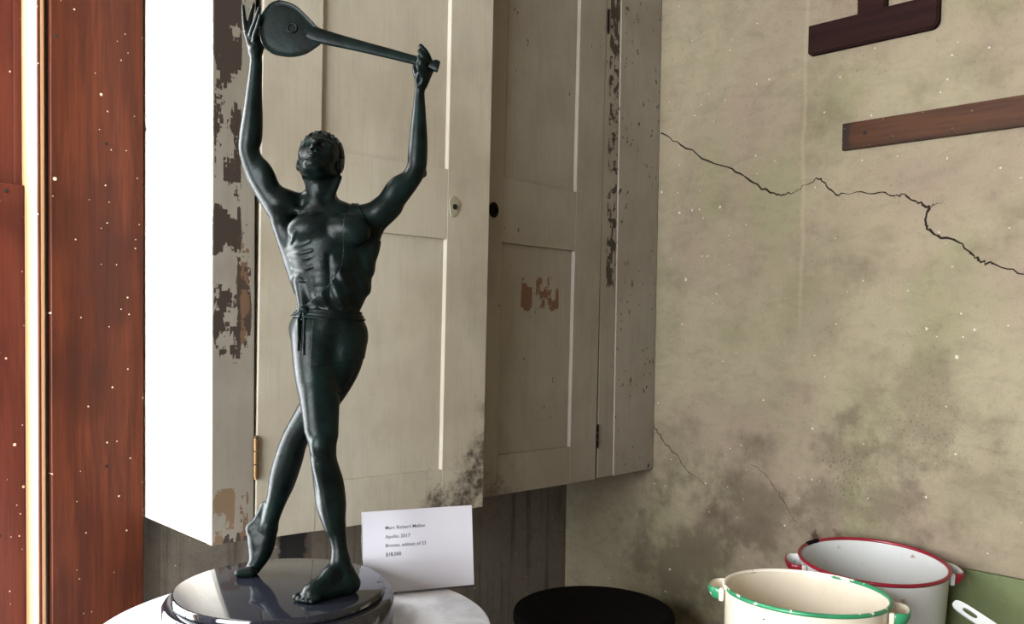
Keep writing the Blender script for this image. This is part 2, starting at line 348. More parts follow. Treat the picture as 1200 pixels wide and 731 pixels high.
# ------------------------------------------------------------------ room shell
RX0, RY0, RH = -4.2, -4.6, 2.75
WX0, WX1, WZ0, WZ1 = -2.36, -1.343, 0.50, 2.45      # daylight window, in the same wall as the cupboard
bm = bmesh.new()
T = 0.24
box(bm, (WX1 + 0.012, 0, 0), (0.24, T, RH)); box(bm, (RX0, 0, 0), (WX0 - 0.012, T, RH)); box(bm, (WX0 - 0.012, 0, 0), (WX1 + 0.012, T, WZ0 - 0.01)); box(bm, (WX0 - 0.012, 0, WZ1 + 0.01), (WX1 + 0.012, T, RH))
tag(obj('wall_back', bm, m_wallU), kind='structure')

def ribbon(bm, pts, widths, xoff=-0.0004, mat=1, jag=0.0035, sub=5):
    P = []
    for i in range(len(pts) - 1):
        for k in range(sub):
            t = k / sub
            y = pts[i][0] * (1 - t) + pts[i + 1][0] * t; z = pts[i][1] * (1 - t) + pts[i + 1][1] * t
            w = widths[i] * (1 - t) + widths[i + 1] * t
            j = 0 if k == 0 else jag
            P.append((y + random.uniform(-j, j), z + random.uniform(-j, j), w * random.uniform(0.65, 1.35)))
    P.append((pts[-1][0], pts[-1][1], widths[-1]))
    L = []
    for i, (y, z, w) in enumerate(P):
        a = P[max(i - 1, 0)]; b = P[min(i + 1, len(P) - 1)]
        d = Vector((b[0] - a[0], b[1] - a[1])).normalized(); n = Vector((-d.y, d.x)) * w * 0.5
        L.append((bm.verts.new((xoff, y + n.x, z + n.y)), bm.verts.new((xoff, y - n.x, z - n.y))))
    for a, b in zip(L[:-1], L[1:]):
        f = bm.faces.new((a[0], b[0], b[1], a[1])); f.material_index = mat
bm = newbox((0, RY0 - 0.2, 0), (0.24, 0.24, RH))
big = [(-0.298, 1.699), (-0.358, 1.661), (-0.439, 1.612), (-0.504, 1.586), (-0.552, 1.553), (-0.603, 1.521), (-0.637, 1.514), (-0.661, 1.516), (-0.688, 1.53), (-0.711, 1.543), (-0.734, 1.528), (-0.757, 1.502), (-0.792, 1.501), (-0.85, 1.498), (-0.883, 1.488), (-0.902, 1.49), (-0.926, 1.472), (-0.949, 1.461), (-0.944, 1.438), (-0.947, 1.416), (-0.974, 1.397), (-1.014, 1.384), (-1.036, 1.359), (-1.047, 1.347), (-1.071, 1.343), (-1.122, 1.322), (-1.164, 1.31), (-1.25, 1.28)]
wd = [.0035, .003, .004, .0032, .004, .004, .003, .0012, .0012, .0035, .004, .003, .0014, .0028, .0024, .0030, .0036, .0055, .0042, .0048, .0042, .0030, .0040, .0042, .0030, .0032, .003, .002]
ribbon(bm, big, wd)
ribbon(bm, [(-0.949, 1.461), (-0.961, 1.464), (-0.975, 1.47)], [.002, .0014, .0006])
ribbon(bm, [(-0.295, 0.965), (-0.303, 0.956), (-0.331, 0.92), (-0.367, 0.898), (-0.396, 0.863), (-0.419, 0.852), (-0.457, 0.831)], [.001, .0022, .0022, .0014, .0018, .001, .0006])
ribbon(bm, [(-0.57, 0.901), (-0.605, 0.886), (-0.63, 0.859), (-0.649, 0.835), (-0.669, 0.808), (-0.688, 0.784)], [.0006, .0010, .0014, .0014, .0010, .0006])
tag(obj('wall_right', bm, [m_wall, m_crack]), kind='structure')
W2 = (-2.40, -0.20, 0.6, 2.45)                           # unseen window, added and sized to light the doors and sign
bm = bmesh.new()
box(bm, (RX0 - T, RY0, 0), (RX0, W2[0], RH)); box(bm, (RX0 - T, W2[1], 0), (RX0, T, RH)); box(bm, (RX0 - T, W2[0], 0), (RX0, W2[1], W2[2])); box(bm, (RX0 - T, W2[0], W2[3]), (RX0, W2[1], RH))
tag(obj('wall_left', bm, m_room), kind='structure')
tag(obj('wall_front', newbox((RX0 - T, RY0 - 0.2, 0), (0.24, RY0, RH)), m_room), kind='structure')
tag(obj('floor', newbox((RX0 - T, RY0 - 0.2, -0.1), (0.24, 0.24, 0)), m_floor), kind='structure')
tag(obj('ceiling', newbox((RX0 - T, RY0 - 0.2, RH), (0.24, 0.24, RH + 0.1)), m_room), kind='structure')

# window 1: jamb lining, sill, sashes
bm = bmesh.new()
box(bm, (WX1, -0.012, WZ0), (WX1 + 0.011, 0.20, WZ1), 0.0025)
box(bm, (WX0 - 0.011, -0.012, WZ0), (WX0, 0.20, WZ1), 0.002); box(bm, (WX0, -0.012, WZ1), (WX1, 0.20, WZ1 + 0.01), 0.002)
win = obj('window_1', bm, m_jamb); tag(win, kind='structure')
obj('window_sill', newbox((WX0 - 0.04, -0.05, WZ0 - 0.03), (WX1 + 0.0, 0.22, WZ0), 0.004), m_red, win)
def sash(name, y0, y1, z0, z1, sw=0.058, groove=True):
    bm = bmesh.new()
    box(bm, (WX1 - sw, y0, z0), (WX1 - 0.0005, y1, z1), 0.0022); box(bm, (WX0 + 0.0005, y0, z0), (WX0 + sw, y1, z1), 0.0022)
    box(bm, (WX0 + sw, y0, z0), (WX1 - sw, y1, z0 + 0.05), 0.002); box(bm, (WX0 + sw, y0, z1 - 0.045), (WX1 - sw, y1, z1), 0.002)
    cx = (WX0 + WX1) / 2
    box(bm, (cx - 0.012, y0 + 0.006, z0 + 0.05), (cx + 0.012, y1 - 0.004, z1 - 0.045), 0.002)
    if groove: box(bm, (WX1 - 0.0125, y0 - 0.005, z0), (WX1 - 0.0005, y0 + 0.004, z1), 0.0015)
    return obj(name, bm, m_sash, win)
sash('lower_sash', 0.062, 0.098, WZ0 + 0.002, 1.446, groove=False)
sash('upper_sash', 0.082, 0.118, 1.405, WZ1 - 0.002)
bm = bmesh.new()
bmesh.ops.create_uvsphere(bm, u_segments=12, v_segments=8, radius=0.0035, matrix=Matrix.Translation((-1.3715, 0.0615, 1.433)) @ Matrix.Diagonal((1, 0.3, 1, 1)))
obj('nail_hole', bm, m_dark, win)
# casing board beside the window
bm = newbox((-1.326, -0.022, 0.0), (-1.172, -0.0005, 2.56), 0.0022)
cas = obj('trim_1', bm, m_red); tag(cas, kind='structure')
bm = bmesh.new(); tube(bm, [(-1.3405, -0.009, 0), (-1.3405, -0.009, 2.56)], 0.0035, 10)
obj('casing_bead', bm, m_red, cas, True)
# frame of the unseen added window
bm = bmesh.new()
a, b, c_, d_ = W2
box(bm, (RX0 - 0.10, a, c_), (RX0 - 0.05, a + 0.06, d_)); box(bm, (RX0 - 0.10, b - 0.06, c_), (RX0 - 0.05, b, d_)); box(bm, (RX0 - 0.10, a + 0.06, c_), (RX0 - 0.05, b - 0.06, c_ + 0.06)); box(bm, (RX0 - 0.10, a + 0.06, d_ - 0.06), (RX0 - 0.05, b - 0.06, d_)); box(bm, (RX0 - 0.10, a + 0.06, (c_ + d_) / 2 - 0.02), (RX0 - 0.05, b - 0.06, (c_ + d_) / 2 + 0.02))
tag(obj('unseen_window', bm, m_red), kind='structure')

# ------------------------------------------------------------------ wall cupboard in the corner
CY, CZ0, CZ1 = -0.291, 0.855, 2.42
cup = empty('wall_cupboard', (-0.585, -0.15, CZ0), 'old cream painted wall cupboard with flaking two-door front, hung in the corner', 'cupboard')
obj('side_panel', newbox((-1.168, CY + 0.0185, CZ0), (-1.146, -0.001, CZ1), 0.0015), m_side, cup)
obj('bottom_board', newbox((-1.146, CY + 0.024, CZ0 + 0.006), (-0.002, -0.002, CZ0 + 0.026)), m_filler, cup)
obj('top_board', newbox((-1.146, CY + 0.024, CZ1 - 0.02), (-0.002, -0.002, CZ1)), m_filler, cup)
obj('back_board', newbox((-1.145, -0.012, CZ0 + 0.027), (-0.003, -0.001, CZ1 - 0.021)), m_filler, cup)
def flatboard(x0, x1, lean, y0=CY, y1=CY + 0.018, z0=CZ0, z1=CZ1):
    bm = newbox((x0, y0, z0), (x1, y1, z1), 0.0015)
    return bm
tag(obj('stile', flatboard(-1.170, -1.0965, 0), m_stileL, cup), 'stile with dark flaking paint')
bm = flatboard(-0.2155, -0.1605, 0); tag(obj('stile', bm, m_stileR, cup), 'stile with a dark flaking strip')
obj('filler_board', newbox((-0.1590, CY - 0.003, CZ0), (-0.0015, CY + 0.016, CZ1), 0.0015), m_filler, cup)
def panel_frame(x0, x1, panel, zl, yf, th=0.020, z1=CZ1):
    """frame-and-panel door; panel=(px0,px1), zl=[(z0,z1),...] openings; front face at y=yf"""
    bm = bmesh.new(); y1 = yf + th
    box(bm, (x0, yf, CZ0 - 0.002), (panel[0], y1, z1), 0.0015); box(bm, (panel[1], yf, CZ0 - 0.002), (x1, y1, z1), 0.0015)
    zs = [CZ0 - 0.002] + [q for ab in zl for q in ab] + [z1]
    for k in range(0, len(zs), 2):
        if zs[k + 1] > zs[k]: box(bm, (panel[0], yf + 0.0003, zs[k]), (panel[1], y1, zs[k + 1]), 0.0)
    return bm
def door_panels(panel, zl, yf, rec=0.0075):
    out = []
    for (a, b) in zl:
        bm = bmesh.new()
        # recessed field with a sloping ovolo edge
        e = 0.0024
        o = [(panel[0], a), (panel[1], a), (panel[1], b), (panel[0], b)]
        i_ = [(panel[0] + e, a + e * 0.4), (panel[1] - e, a + e * 0.4), (panel[1] - e, b - e * 0.4), (panel[0] + e, b - e * 0.4)]
        vo = [bm.verts.new((x, yf + 0.0012, z)) for x, z in o]; vi = [bm.verts.new((x, yf + rec, z)) for x, z in i_]
        for k in range(4): bm.faces.new((vo[k], vo[(k + 1) % 4], vi[(k + 1) % 4], vi[k]))
        bm.faces.new(vi)
        vb = [bm.verts.new((x, yf + rec + 0.006, z)) for x, z in o]
        bm.faces.new(vb[::-1])
        for k in range(4): bm.faces.new((vo[(k + 1) % 4], vo[k], vb[k], vb[(k + 1) % 4]))
        bmesh.ops.recalc_face_normals(bm, faces=bm.faces)
        out.append(bm)
    return out
ZL = [(0.937, 1.384), (1.517, CZ1 - 0.08)]
SAG = 0.0115
def lean(pivot, ang_y, ang_z=0.0):
    p = Vector(pivot)
    return Matrix.Translation(p) @ Matrix.Rotation(ang_z, 4, 'Z') @ Matrix.Rotation(ang_y, 4, 'Y') @ Matrix.Translation(-p)
# right-hand door (closed)
LM = lean((-0.223, CY, CZ0), SAG)
bm = xform(panel_frame(-0.632, -0.224, (-0.543, -0.315), ZL, CY - 0.001), LM)
dR = obj('door', bm, m_doorR, cup); tag(dR, 'right-hand door, grimy with a rusty scuff, cream paint darkened as shade')
for b_ in door_panels((-0.543, -0.315), ZL, CY - 0.001): obj('door_panel', xform(b_, LM), m_doorR, dR)
bm = bmesh.new(); lathe(bm, [(0.0, 0.0012), (0.0055, 0.0015), (0.0060, 0.004), (0.0115, 0.0052), (0.0135, 0.003), (0.0137, 0)], n=32)
bm.transform(Matrix.Translation((-0.5635, CY - 0.0005, 1.452)) @ Matrix.Rotation(PI / 2, 4, 'X') @ Matrix.Diagonal((0.95, 1.15, 1, 1)))
obj('keyhole_ring', bm, m_black, dR, True)
# left-hand door, slightly ajar and hinged at its left edge
AJ = -math.radians(4.0)
LM = lean((-1.094, CY, CZ0), SAG, AJ)
bm = xform(panel_frame(-1.0945, -0.612, (-0.985, -0.7155), ZL, CY - 0.0015), LM)
dL = obj('door', bm, m_doorL, cup); tag(dL, 'left-hand door, ajar, cream paint')
for b_ in door_panels((-0.985, -0.7155), ZL, CY - 0.0015): obj('door_panel', xform(b_, LM), m_doorL, dL)
bm = bmesh.new()
lathe(bm, [(0.0, -0.001), (0.016, -0.0006), (0.0155, 0.0012), (0.0, 0.0014)], n=24, warp=lambda a, r, z: (r * (1 + 0.10 * math.sin(3 * a + 1) + 0.06 * math.sin(5 * a)), z))
bm.transform(LM @ Matrix.Translation((-0.7000, CY - 0.002, 1.448)) @ Matrix.Rotation(PI / 2, 4, 'X') @ Matrix.Diagonal((0.75, 1.25, 1, 1)))
obj('knob_patch', bm, m_putty, dL)
bm = bmesh.new(); lathe(bm, [(0.0, 0.0008), (0.0042, 0.0010), (0.0050, 0.0022), (0.0056, 0.0)], n=20)
bm.transform(LM @ Matrix.Translation((-0.6990, CY - 0.0032, 1.447)) @ Matrix.Rotation(PI / 2, 4, 'X'))
obj('knob_hole', bm, m_dark, dL)
def hinge(z, x, door, h=0.066, r=0.0048, y=CY - 0.004, m=m_brass):
    bm = bmesh.new(); g = h / 3
    for k in range(3):
        lathe(bm, [(0, k * g + 0.0006), (r, k * g + 0.0008), (r, (k + 1) * g - 0.0008), (0, (k + 1) * g - 0.0006)], (x, y, z), 14)
    lathe(bm, [(0, -0.004), (r * 0.7, -0.003), (r * 0.6, 0.0)], (x, y, z), 12); lathe(bm, [(0, h + 0.004), (r * 0.7, h + 0.003), (r * 0.6, h)], (x, y, z), 12)
    obj('hinge', bm, m, door, True)
hinge(0.958, -1.0955, dL); hinge(2.08, -1.0955, dL)
hinge(0.930, -0.2190, dR, 0.05, 0.0028, CY - 0.002, m_black); hinge(1.90, -0.206, dR, 0.05, 0.0028, CY - 0.002, m_black)

# ------------------------------------------------------------------ boards on the right wall
def wallboard(name, poly, th, mat, label, cat, bev=0.003):
    bm = bmesh.new()
    vs = [bm.verts.new((-0.001, y, z)) for y, z in poly]; f = bm.faces.new(vs)
    r = bmesh.ops.extrude_face_region(bm, geom=[f]); nv = [v for v in r['geom'] if isinstance(v, bmesh.types.BMVert)]
    for v in nv: v.co.x -= th
    bmesh.ops.recalc_face_normals(bm, faces=bm.faces)
    front = [e for e in bm.edges if all(abs(v.co.x + 0.001 + th) < 1e-5 for v in e.verts)]
    bmesh.ops.bevel(bm, geom=front, offset=bev, segments=2, affect='EDGES')
    o = obj(name, bm, mat); tag(o, label, cat); return o
def arc(cy, cz, r, a0, a1, n=6): return [(cy + r * math.cos(a0 + (a1 - a0) * i / n), cz + r * math.sin(a0 + (a1 - a0) * i / n)) for i in range(n + 1)]
poly = [(-0.693, 1.868)] + arc(-0.700, 1.812, 0.007, 0, -PI / 2, 4) + arc(-0.946, 1.821, 0.016, -PI / 2, -PI, 6) + [(-0.962, 1.869), (-0.859, 1.869), (-0.859, 2.12), (-0.800, 2.12), (-0.800, 1.868)]
wallboard('wall_bracket', poly, 0.016, m_tboard, 'dark brown upside-down T shaped wooden board fixed high on the right wall', 'board')
rail = wallboard('wooden_rail', [(-0.774, 1.647), (-0.774, 1.592), (-1.62, 1.592), (-1.62, 1.650)], 0.014, m_rail, 'reddish brown wooden rail with blackened end and screw hole, below the T shaped board', 'rail', 0.002)
bm = bmesh.new(); lathe(bm, [(0, 0.0006), (0.0032, 0.0008), (0.0042, 0.0)], n=16); bm.transform(Matrix.Translation((-0.0150, -0.823, 1.621)) @ Matrix.Rotation(-PI / 2, 4, 'Y'))
obj('screw_hole', bm, m_dark, rail)

# ------------------------------------------------------------------ pedestal
PC = (-1.179, -0.568)
ped = empty('pedestal', (PC[0], PC[1], 0), 'round white stone-topped pedestal carrying the bronze statue', 'pedestal')
bm = bmesh.new(); lathe(bm, [(0, 0.80), (0.262, 0.80), (0.2665, 0.798), (0.268, 0.793), (0.268, 0.768), (0.265, 0.762), (0.0, 0.762)], (PC[0], PC[1], 0), 128)
obj('top', bm, m_marble, ped, True)
bm = bmesh.new(); lathe(bm, [(0, 0.7615), (0.215, 0.7615), (0.215, 0.74), (0.20, 0.72), (0.195, 0.10), (0.22, 0.07), (0.23, 0.06), (0.23, 0), (0, 0)], (PC[0], PC[1], 0), 96)
obj('column', bm, m_marble, ped, True)

# ------------------------------------------------------------------ bronze statue
SO = np.array([-1.2, -0.563, 0.86])       # centre of the upper face of its base
D0 = float((SO - CAM) @ fw)
stat = empty('bronze_statue', (SO[0], SO[1], 0.80), 'dark green bronze statue of a man raising a round long-necked instrument overhead', 'statue', TH - PI / 2)
def B(px, py, dy=0.0):
    """a point of the figure (photo position, millimetres behind the statue's axis) in the statue's own mm frame"""
    v = fw + rt * (px - PX) / F - upv * (py - PY) / F
    t = D0 + dy / 1000.0
    P = CAM + v * t - SO
    return np.array([P @ r0, P @ f0, P[2]]) * 1000.0

class SDF:
    def __init__(s, lo, hi, h):
        s.lo = np.array(lo, float); s.h = h
        s.n = np.ceil((np.array(hi) - s.lo) / h).astype(int) + 1
        s.d = np.full(tuple(s.n), 60.0, np.float32)
    def sub(s, lo, hi):
        a = np.clip(np.floor((np.array(lo) - s.lo) / s.h).astype(int), 0, s.n); b = np.clip(np.ceil((np.array(hi) - s.lo) / s.h).astype(int) + 1, 0, s.n)
        ax = [(s.lo[i] + np.arange(a[i], b[i]) * s.h).astype(np.float32) for i in range(3)]
        X, Y, Z = ax[0][:, None, None], ax[1][None, :, None], ax[2][None, None, :]
        return (slice(a[0], b[0]), slice(a[1], b[1]), slice(a[2], b[2])), X, Y, Z
    def put(s, lo, hi, fn, k, mode='u'):
        m = 5.0 + k
        sl, X, Y, Z = s.sub(np.array(lo) - m, np.array(hi) + m)
        if 0 in [q.stop - q.start for q in sl]: return
        f = fn(X, Y, Z).astype(np.float32); d = s.d[sl]
        if mode == 'u':
            h = np.maximum(k - np.abs(d - f), 0) / max(k, 1e-6); s.d[sl] = np.minimum(d, f) - h * h * k * 0.25
        else:
            f = -f; h = np.maximum(k - np.abs(d - f), 0) / max(k, 1e-6); s.d[sl] = np.maximum(d, f) + h * h * k * 0.25
    def cone(s, a, b, ra, rb, k=6, mode='u'):
        a = np.array(a, float); b = np.array(b, float); r = max(ra, rb); ab = b - a; L = ab @ ab
        def fn(X, Y, Z):
            t = np.clip(((X - a[0]) * ab[0] + (Y - a[1]) * ab[1] + (Z - a[2]) * ab[2]) / L, 0, 1)
            return np.sqrt((X - a[0] - t * ab[0]) ** 2 + (Y - a[1] - t * ab[1]) ** 2 + (Z - a[2] - t * ab[2]) ** 2) - (ra + (rb - ra) * t)
        s.put(np.minimum(a, b) - r, np.maximum(a, b) + r, fn, k, mode)
    def ell(s, c, r, k=6, R=None, mode='u'):
        c = np.array(c, float); r = np.array(r, float); R = np.eye(3) if R is None else np.array(R)
        def fn(X, Y, Z):
            x, y, z = X - c[0], Y - c[1], Z - c[2]
            u = R[0, 0] * x + R[1, 0] * y + R[2, 0] * z; v = R[0, 1] * x + R[1, 1] * y + R[2, 1] * z; w = R[0, 2] * x + R[1, 2] * y + R[2, 2] * z
            k0 = np.sqrt((u / r[0]) ** 2 + (v / r[1]) ** 2 + (w / r[2]) ** 2) + 1e-6
            k1 = np.sqrt((u / r[0] ** 2) ** 2 + (v / r[1] ** 2) ** 2 + (w / r[2] ** 2) ** 2) + 1e-6
            return k0 * (k0 - 1) / k1
        m = r.max(); s.put(c - m, c + m, fn, k, mode)
    def chain(s, pts, k=6, sub=6):
        """a limb: a smooth spline of joints with radii, joined to the body as ONE shape"""
        P = [np.append(np.array(p, float), r) for p, r in pts]
        P = [2 * P[0] - P[1]] + P + [2 * P[-1] - P[-2]]
        Q = []
        for i in range(1, len(P) - 2):
            for j in range(sub):
                u = j / sub
                Q.append(0.5 * (2 * P[i] + (P[i + 1] - P[i - 1]) * u + (2 * P[i - 1] - 5 * P[i] + 4 * P[i + 1] - P[i + 2]) * u * u + (3 * P[i] - P[i - 1] - 3 * P[i + 1] + P[i + 2]) * u ** 3))
        Q.append(P[-2]); Q = np.array(Q); rm = Q[:, 3].max()
        def fn(X, Y, Z):
            out = None
            for a, b in zip(Q[:-1], Q[1:]):
                ab = b[:3] - a[:3]; L = ab @ ab
                t = np.clip(((X - a[0]) * ab[0] + (Y - a[1]) * ab[1] + (Z - a[2]) * ab[2]) / L, 0, 1)
                f = np.sqrt((X - a[0] - t * ab[0]) ** 2 + (Y - a[1] - t * ab[1]) ** 2 + (Z - a[2] - t * ab[2]) ** 2) - (a[3] + (b[3] - a[3]) * t)
                out = f if out is None else np.minimum(out, f)
            return out
        s.put(Q[:, :3].min(0) - rm, Q[:, :3].max(0) + rm, fn, k)
def Ry(deg):   # rotation in the picture plane (x,z), clockwise positive as seen by the camera
    a = math.radians(deg); return np.array([[math.cos(a), 0, math.sin(a)], [0, 1, 0], [-math.sin(a), 0, math.cos(a)]])
def surfnets(d, lo, h):
    s = d < 0
    cnt = np.zeros(tuple(np.array(d.shape) - 1), np.uint8)
    offs = [(i, j, k) for i in (0, 1) for j in (0, 1) for k in (0, 1)]
    n = d.shape
    for i, j, k in offs: cnt += s[i:n[0] - 1 + i, j:n[1] - 1 + j, k:n[2] - 1 + k]
    idx = np.argwhere((cnt > 0) & (cnt < 8))
    vals = {o: d[idx[:, 0] + o[0], idx[:, 1] + o[1], idx[:, 2] + o[2]] for o in offs}
    acc = np.zeros((len(idx), 3)); c = np.zeros(len(idx))
    for o in offs:
        for ax in range(3):
            if o[ax] == 0:
                q = list(o); q[ax] = 1; q = tuple(q)
                a, b = vals[o], vals[q]; m = (a < 0) != (b < 0)
                t = np.where(m, a / np.where(m, a - b, 1), 0)
                p = np.zeros((len(idx), 3)) + np.array(o); p[:, ax] = t
                acc[m] += p[m]; c[m] += 1
    V = lo + (idx + acc / c[:, None]) * h
    ids = np.full(cnt.shape, -1, np.int32); ids[idx[:, 0], idx[:, 1], idx[:, 2]] = np.arange(len(idx))
    faces = []
    for ax in range(3):
        a1, a2 = (ax + 1) % 3, (ax + 2) % 3
        sl0 = [slice(1, None)] * 3; sl0[ax] = slice(0, -1); sl0 = [slice(1, n[i] - 1) for i in range(3)]; sl0[ax] = slice(0, n[ax] - 1)
        sl1 = list(sl0); sl1[ax] = slice(1, n[ax])
        A = s[tuple(sl0)]; Bq = s[tuple(sl1)]
        e = np.argwhere(A != Bq); 
        flip = A[e[:, 0], e[:, 1], e[:, 2]]
        base = e.copy()
        for i in range(3):
            if i != ax: base[:, i] += 1
        def cell(o1, o2):
            q = base.copy(); q[:, a1] -= o1; q[:, a2] -= o2
            return ids[q[:, 0], q[:, 1], q[:, 2]]
        quad = np.stack([cell(1, 1), cell(0, 1), cell(0, 0), cell(1, 0)], 1)
        quad[~flip] = quad[~flip][:, ::-1]
        faces.append(quad)
    Fc = np.concatenate(faces); Fc = Fc[(Fc >= 0).all(1)]
    return V, Fc
def mesh_from(name, V, Fc, mat, parent, zoff):
    used = np.unique(Fc); mp = np.full(len(V), -1); mp[used] = np.arange(len(used)); V = V[used]; Fc = mp[Fc]
    me = bpy.data.meshes.new(name)
    P = V / 1000.0 + np.array([0, 0, zoff])
    me.vertices.add(len(P)); me.vertices.foreach_set('co', P.astype(np.float32).ravel())
    me.loops.add(Fc.size); me.loops.foreach_set('vertex_index', Fc.astype(np.int32).ravel())
    me.polygons.add(len(Fc)); me.polygons.foreach_set('loop_start', (np.arange(len(Fc)) * 4).astype(np.int32))
    me.update(calc_edges=True); me.validate(); me.materials.append(mat); me.shade_smooth()
    o = bpy.data.objects.new(name, me); COL.objects.link(o); o.parent = parent
    return o

g = SDF((-80, -115, -6), (245, 95, 830), 1.25)
def front_y(px, py):
    """front surface depth (mm) of the figure at a photo position"""
    for dy in np.arange(-110, 60, 1.0):
        p = B(px, py, dy); i = np.round((p - g.lo) / g.h).astype(int)
        if (i >= 0).all() and (i < g.n).all() and g.d[tuple(i)] < 0: return dy
    return None
#BODY-BEGIN
# --- torso
g.ell(B(383, 290, 2), (52, 36, 66), 8, Ry(4))
g.ell(B(389, 335, 0), (44, 31, 52), 12, Ry(0))
g.ell(B(384, 384, 4), (47, 35, 36), 12)
g.cone(B(331, 262, 6), B(352, 338, 2), 15, 10, 12); g.cone(B(436, 270, 6), B(422, 338, 2), 14, 11, 12)    # lats
g.ell(B(362, 268, -23), (29, 15, 20), 6, Ry(-8)); g.ell(B(408, 269, -23), (28, 15, 20), 6, Ry(8))        # pecs
g.cone(B(385, 300, -34), B(388, 345, -30), 1.6, 1.2, 6, 's')                                               # midline
for yy in (312, 329, 347): g.ell(B(377, yy, -24), (10, 7, 9), 7); g.ell(B(398, yy, -24), (10, 7, 9), 7)
g.cone(B(352, 330, -12), B(356, 358, -18), 9, 8, 8)                                                        # oblique
RIBS = [[(336.5, 292.5), (345, 289.5), (355, 286.5), (363, 283)], [(338.5, 298), (347, 297), (356, 296), (365, 293)], [(341, 304), (350, 303.5), (359, 302.5), (367, 300)], [(343, 314), (351, 314.5), (359, 314.5), (366, 312)], [(347, 270), (343.5, 279), (339.5, 288)], [(347, 326), (353, 328), (359, 329)]]
RP = []
for rb in RIBS:
    q_ = [(a, b, front_y(a, b)) for a, b in rb]; q_ = [(a, b, c if c is not None else -8) for a, b, c in q_]
    RP.append([(B(a, b, c + 0.9), 2.5 if 0 < n_ < len(q_) - 1 else 1.4) for n_, (a, b, c) in enumerate(q_)])
for rp_ in RP: g.chain(rp_, 2.2, 4)
# --- shoulders, neck
g.cone(B(377, 248, 8), B(376, 208, 2), 21.5, 19.5, 8)
g.cone(B(372, 236, 12), B(336, 238, 6), 12, 14, 12); g.cone(B(384, 244, 12), B(420, 254, 6), 11, 13, 12)
g.cone(B(374, 250, -14), B(344, 246, -8), 3.4, 3.4, 7); g.cone(B(384, 251, -14), B(414, 255, -7), 3.4, 3.4, 7)
g.cone(B(379, 248, -16), B(358, 208, -2), 4.5, 4.5, 5); g.cone(B(381, 248, -16), B(397, 208, 0), 4.5, 4.5, 5)
g.ell(B(378, 250, -19), (3, 3, 5), 3, None, 's')
# --- right arm of the figure (left in the photo)
g.ell(B(331, 238, 0), (20, 19, 20), 10)
g.chain([(B(324, 238, 0), 17.5), (B(305, 207, -3), 17.0), (B(292.5, 179, -4), 13.6), (B(294, 160, -4), 15.0), (B(296, 138, -6), 13.4), (B(298, 104, -8), 10.2), (B(300, 74, -10), 8.2), (B(299, 60, -9), 8.4)], 7)
g.ell(B(311, 203, -8), (11, 12, 21), 6, Ry(-26))
g.cone(B(329, 254, 2), B(303, 212, 4), 12, 10, 8)
g.ell(B(284.5, 173, 3), (5, 6, 6), 4)
# hand under the rim of the disc
for a_, b_ in (((296, 62), (289.5, 39)), ((299, 62), (294, 39)), ((302, 60), (298.5, 42)), ((303, 60), (302, 44))):
    g.cone(B(a_[0], a_[1], -8), B(b_[0], b_[1], -6), 5.2, 3.9, 4)
for pts in ([(289, 40, -6, 3.5), (286.3, 22, -3, 3.0), (285, 7, 0, 2.2)], [(292.5, 38, -5, 3.6), (294, 20, 0, 3.1), (297.2, 6, 2, 2.3)],
            [(294, 45, -7, 3.8), (294.6, 38, -13, 3.3), (299, 25, -20, 2.9), (303.8, 10, -23, 2.2)], [(298, 51, -8, 3.8), (298, 43, -17, 3.3), (301.5, 32, -25, 2.9), (305.2, 18, -28, 2.2)],
            [(303, 60, -10, 4.6), (310, 51, -1, 3.6), (317, 43, -1, 2.9)]):
    g.chain([(B(x, y, dy), r) for x, y, dy, r in pts], 1.6)
# --- left arm of the figure (right in the photo)
g.ell(B(428, 255, 0), (20, 18, 17), 10)
g.chain([(B(432, 256, 0), 17.5), (B(447, 247, -2), 18.5), (B(465, 229, -3), 15.8), (B(486, 202, -4), 13.2), (B(489.5, 178, -4), 13.2), (B(490.5, 152, -5), 11.4), (B(491.2, 128, -6), 8.8), (B(491.8, 107, -8), 6.8), (B(494.5, 94, -11), 8.4)], 7)
g.ell(B(462, 221, -8), (12, 11, 22), 6, Ry(38))
g.cone(B(436, 268, 2), B(462, 245, 2), 11, 9, 8)
g.ell(B(496, 203, 4), (5, 6, 6), 4)
# hand closed on the neck of the instrument
g.cone(B(493.5, 98, -10), B(496, 88, -12), 7.4, 9.2, 4); g.cone(B(494, 96, -12), B(503, 80, -10), 7, 7.5, 5)
g.ell(B(491, 92, -19), (3.2, 3, 7), 3, Ry(24), 's')
for pts in ([(505, 76, -10, 4.6), (499.5, 63, -26, 4.2), (493, 54, -28, 3.2)], [(503, 80, -14, 4.6), (497, 69, -28, 4.2), (491.8, 60, -29, 3.2)],
            [(500, 84, -18, 4.4), (494.5, 75, -29, 4.0), (491, 67, -29, 3.1)], [(496, 88, -20, 4.2), (491, 80, -28, 3.6), (489.5, 73, -28, 2.8)],
            [(489.5, 92, -10, 4.6), (486.3, 82, -3, 3.9), (487, 72, 4, 3.1)]):
    g.chain([(B(x, y, dy), r) for x, y, dy, r in pts], 1.8)
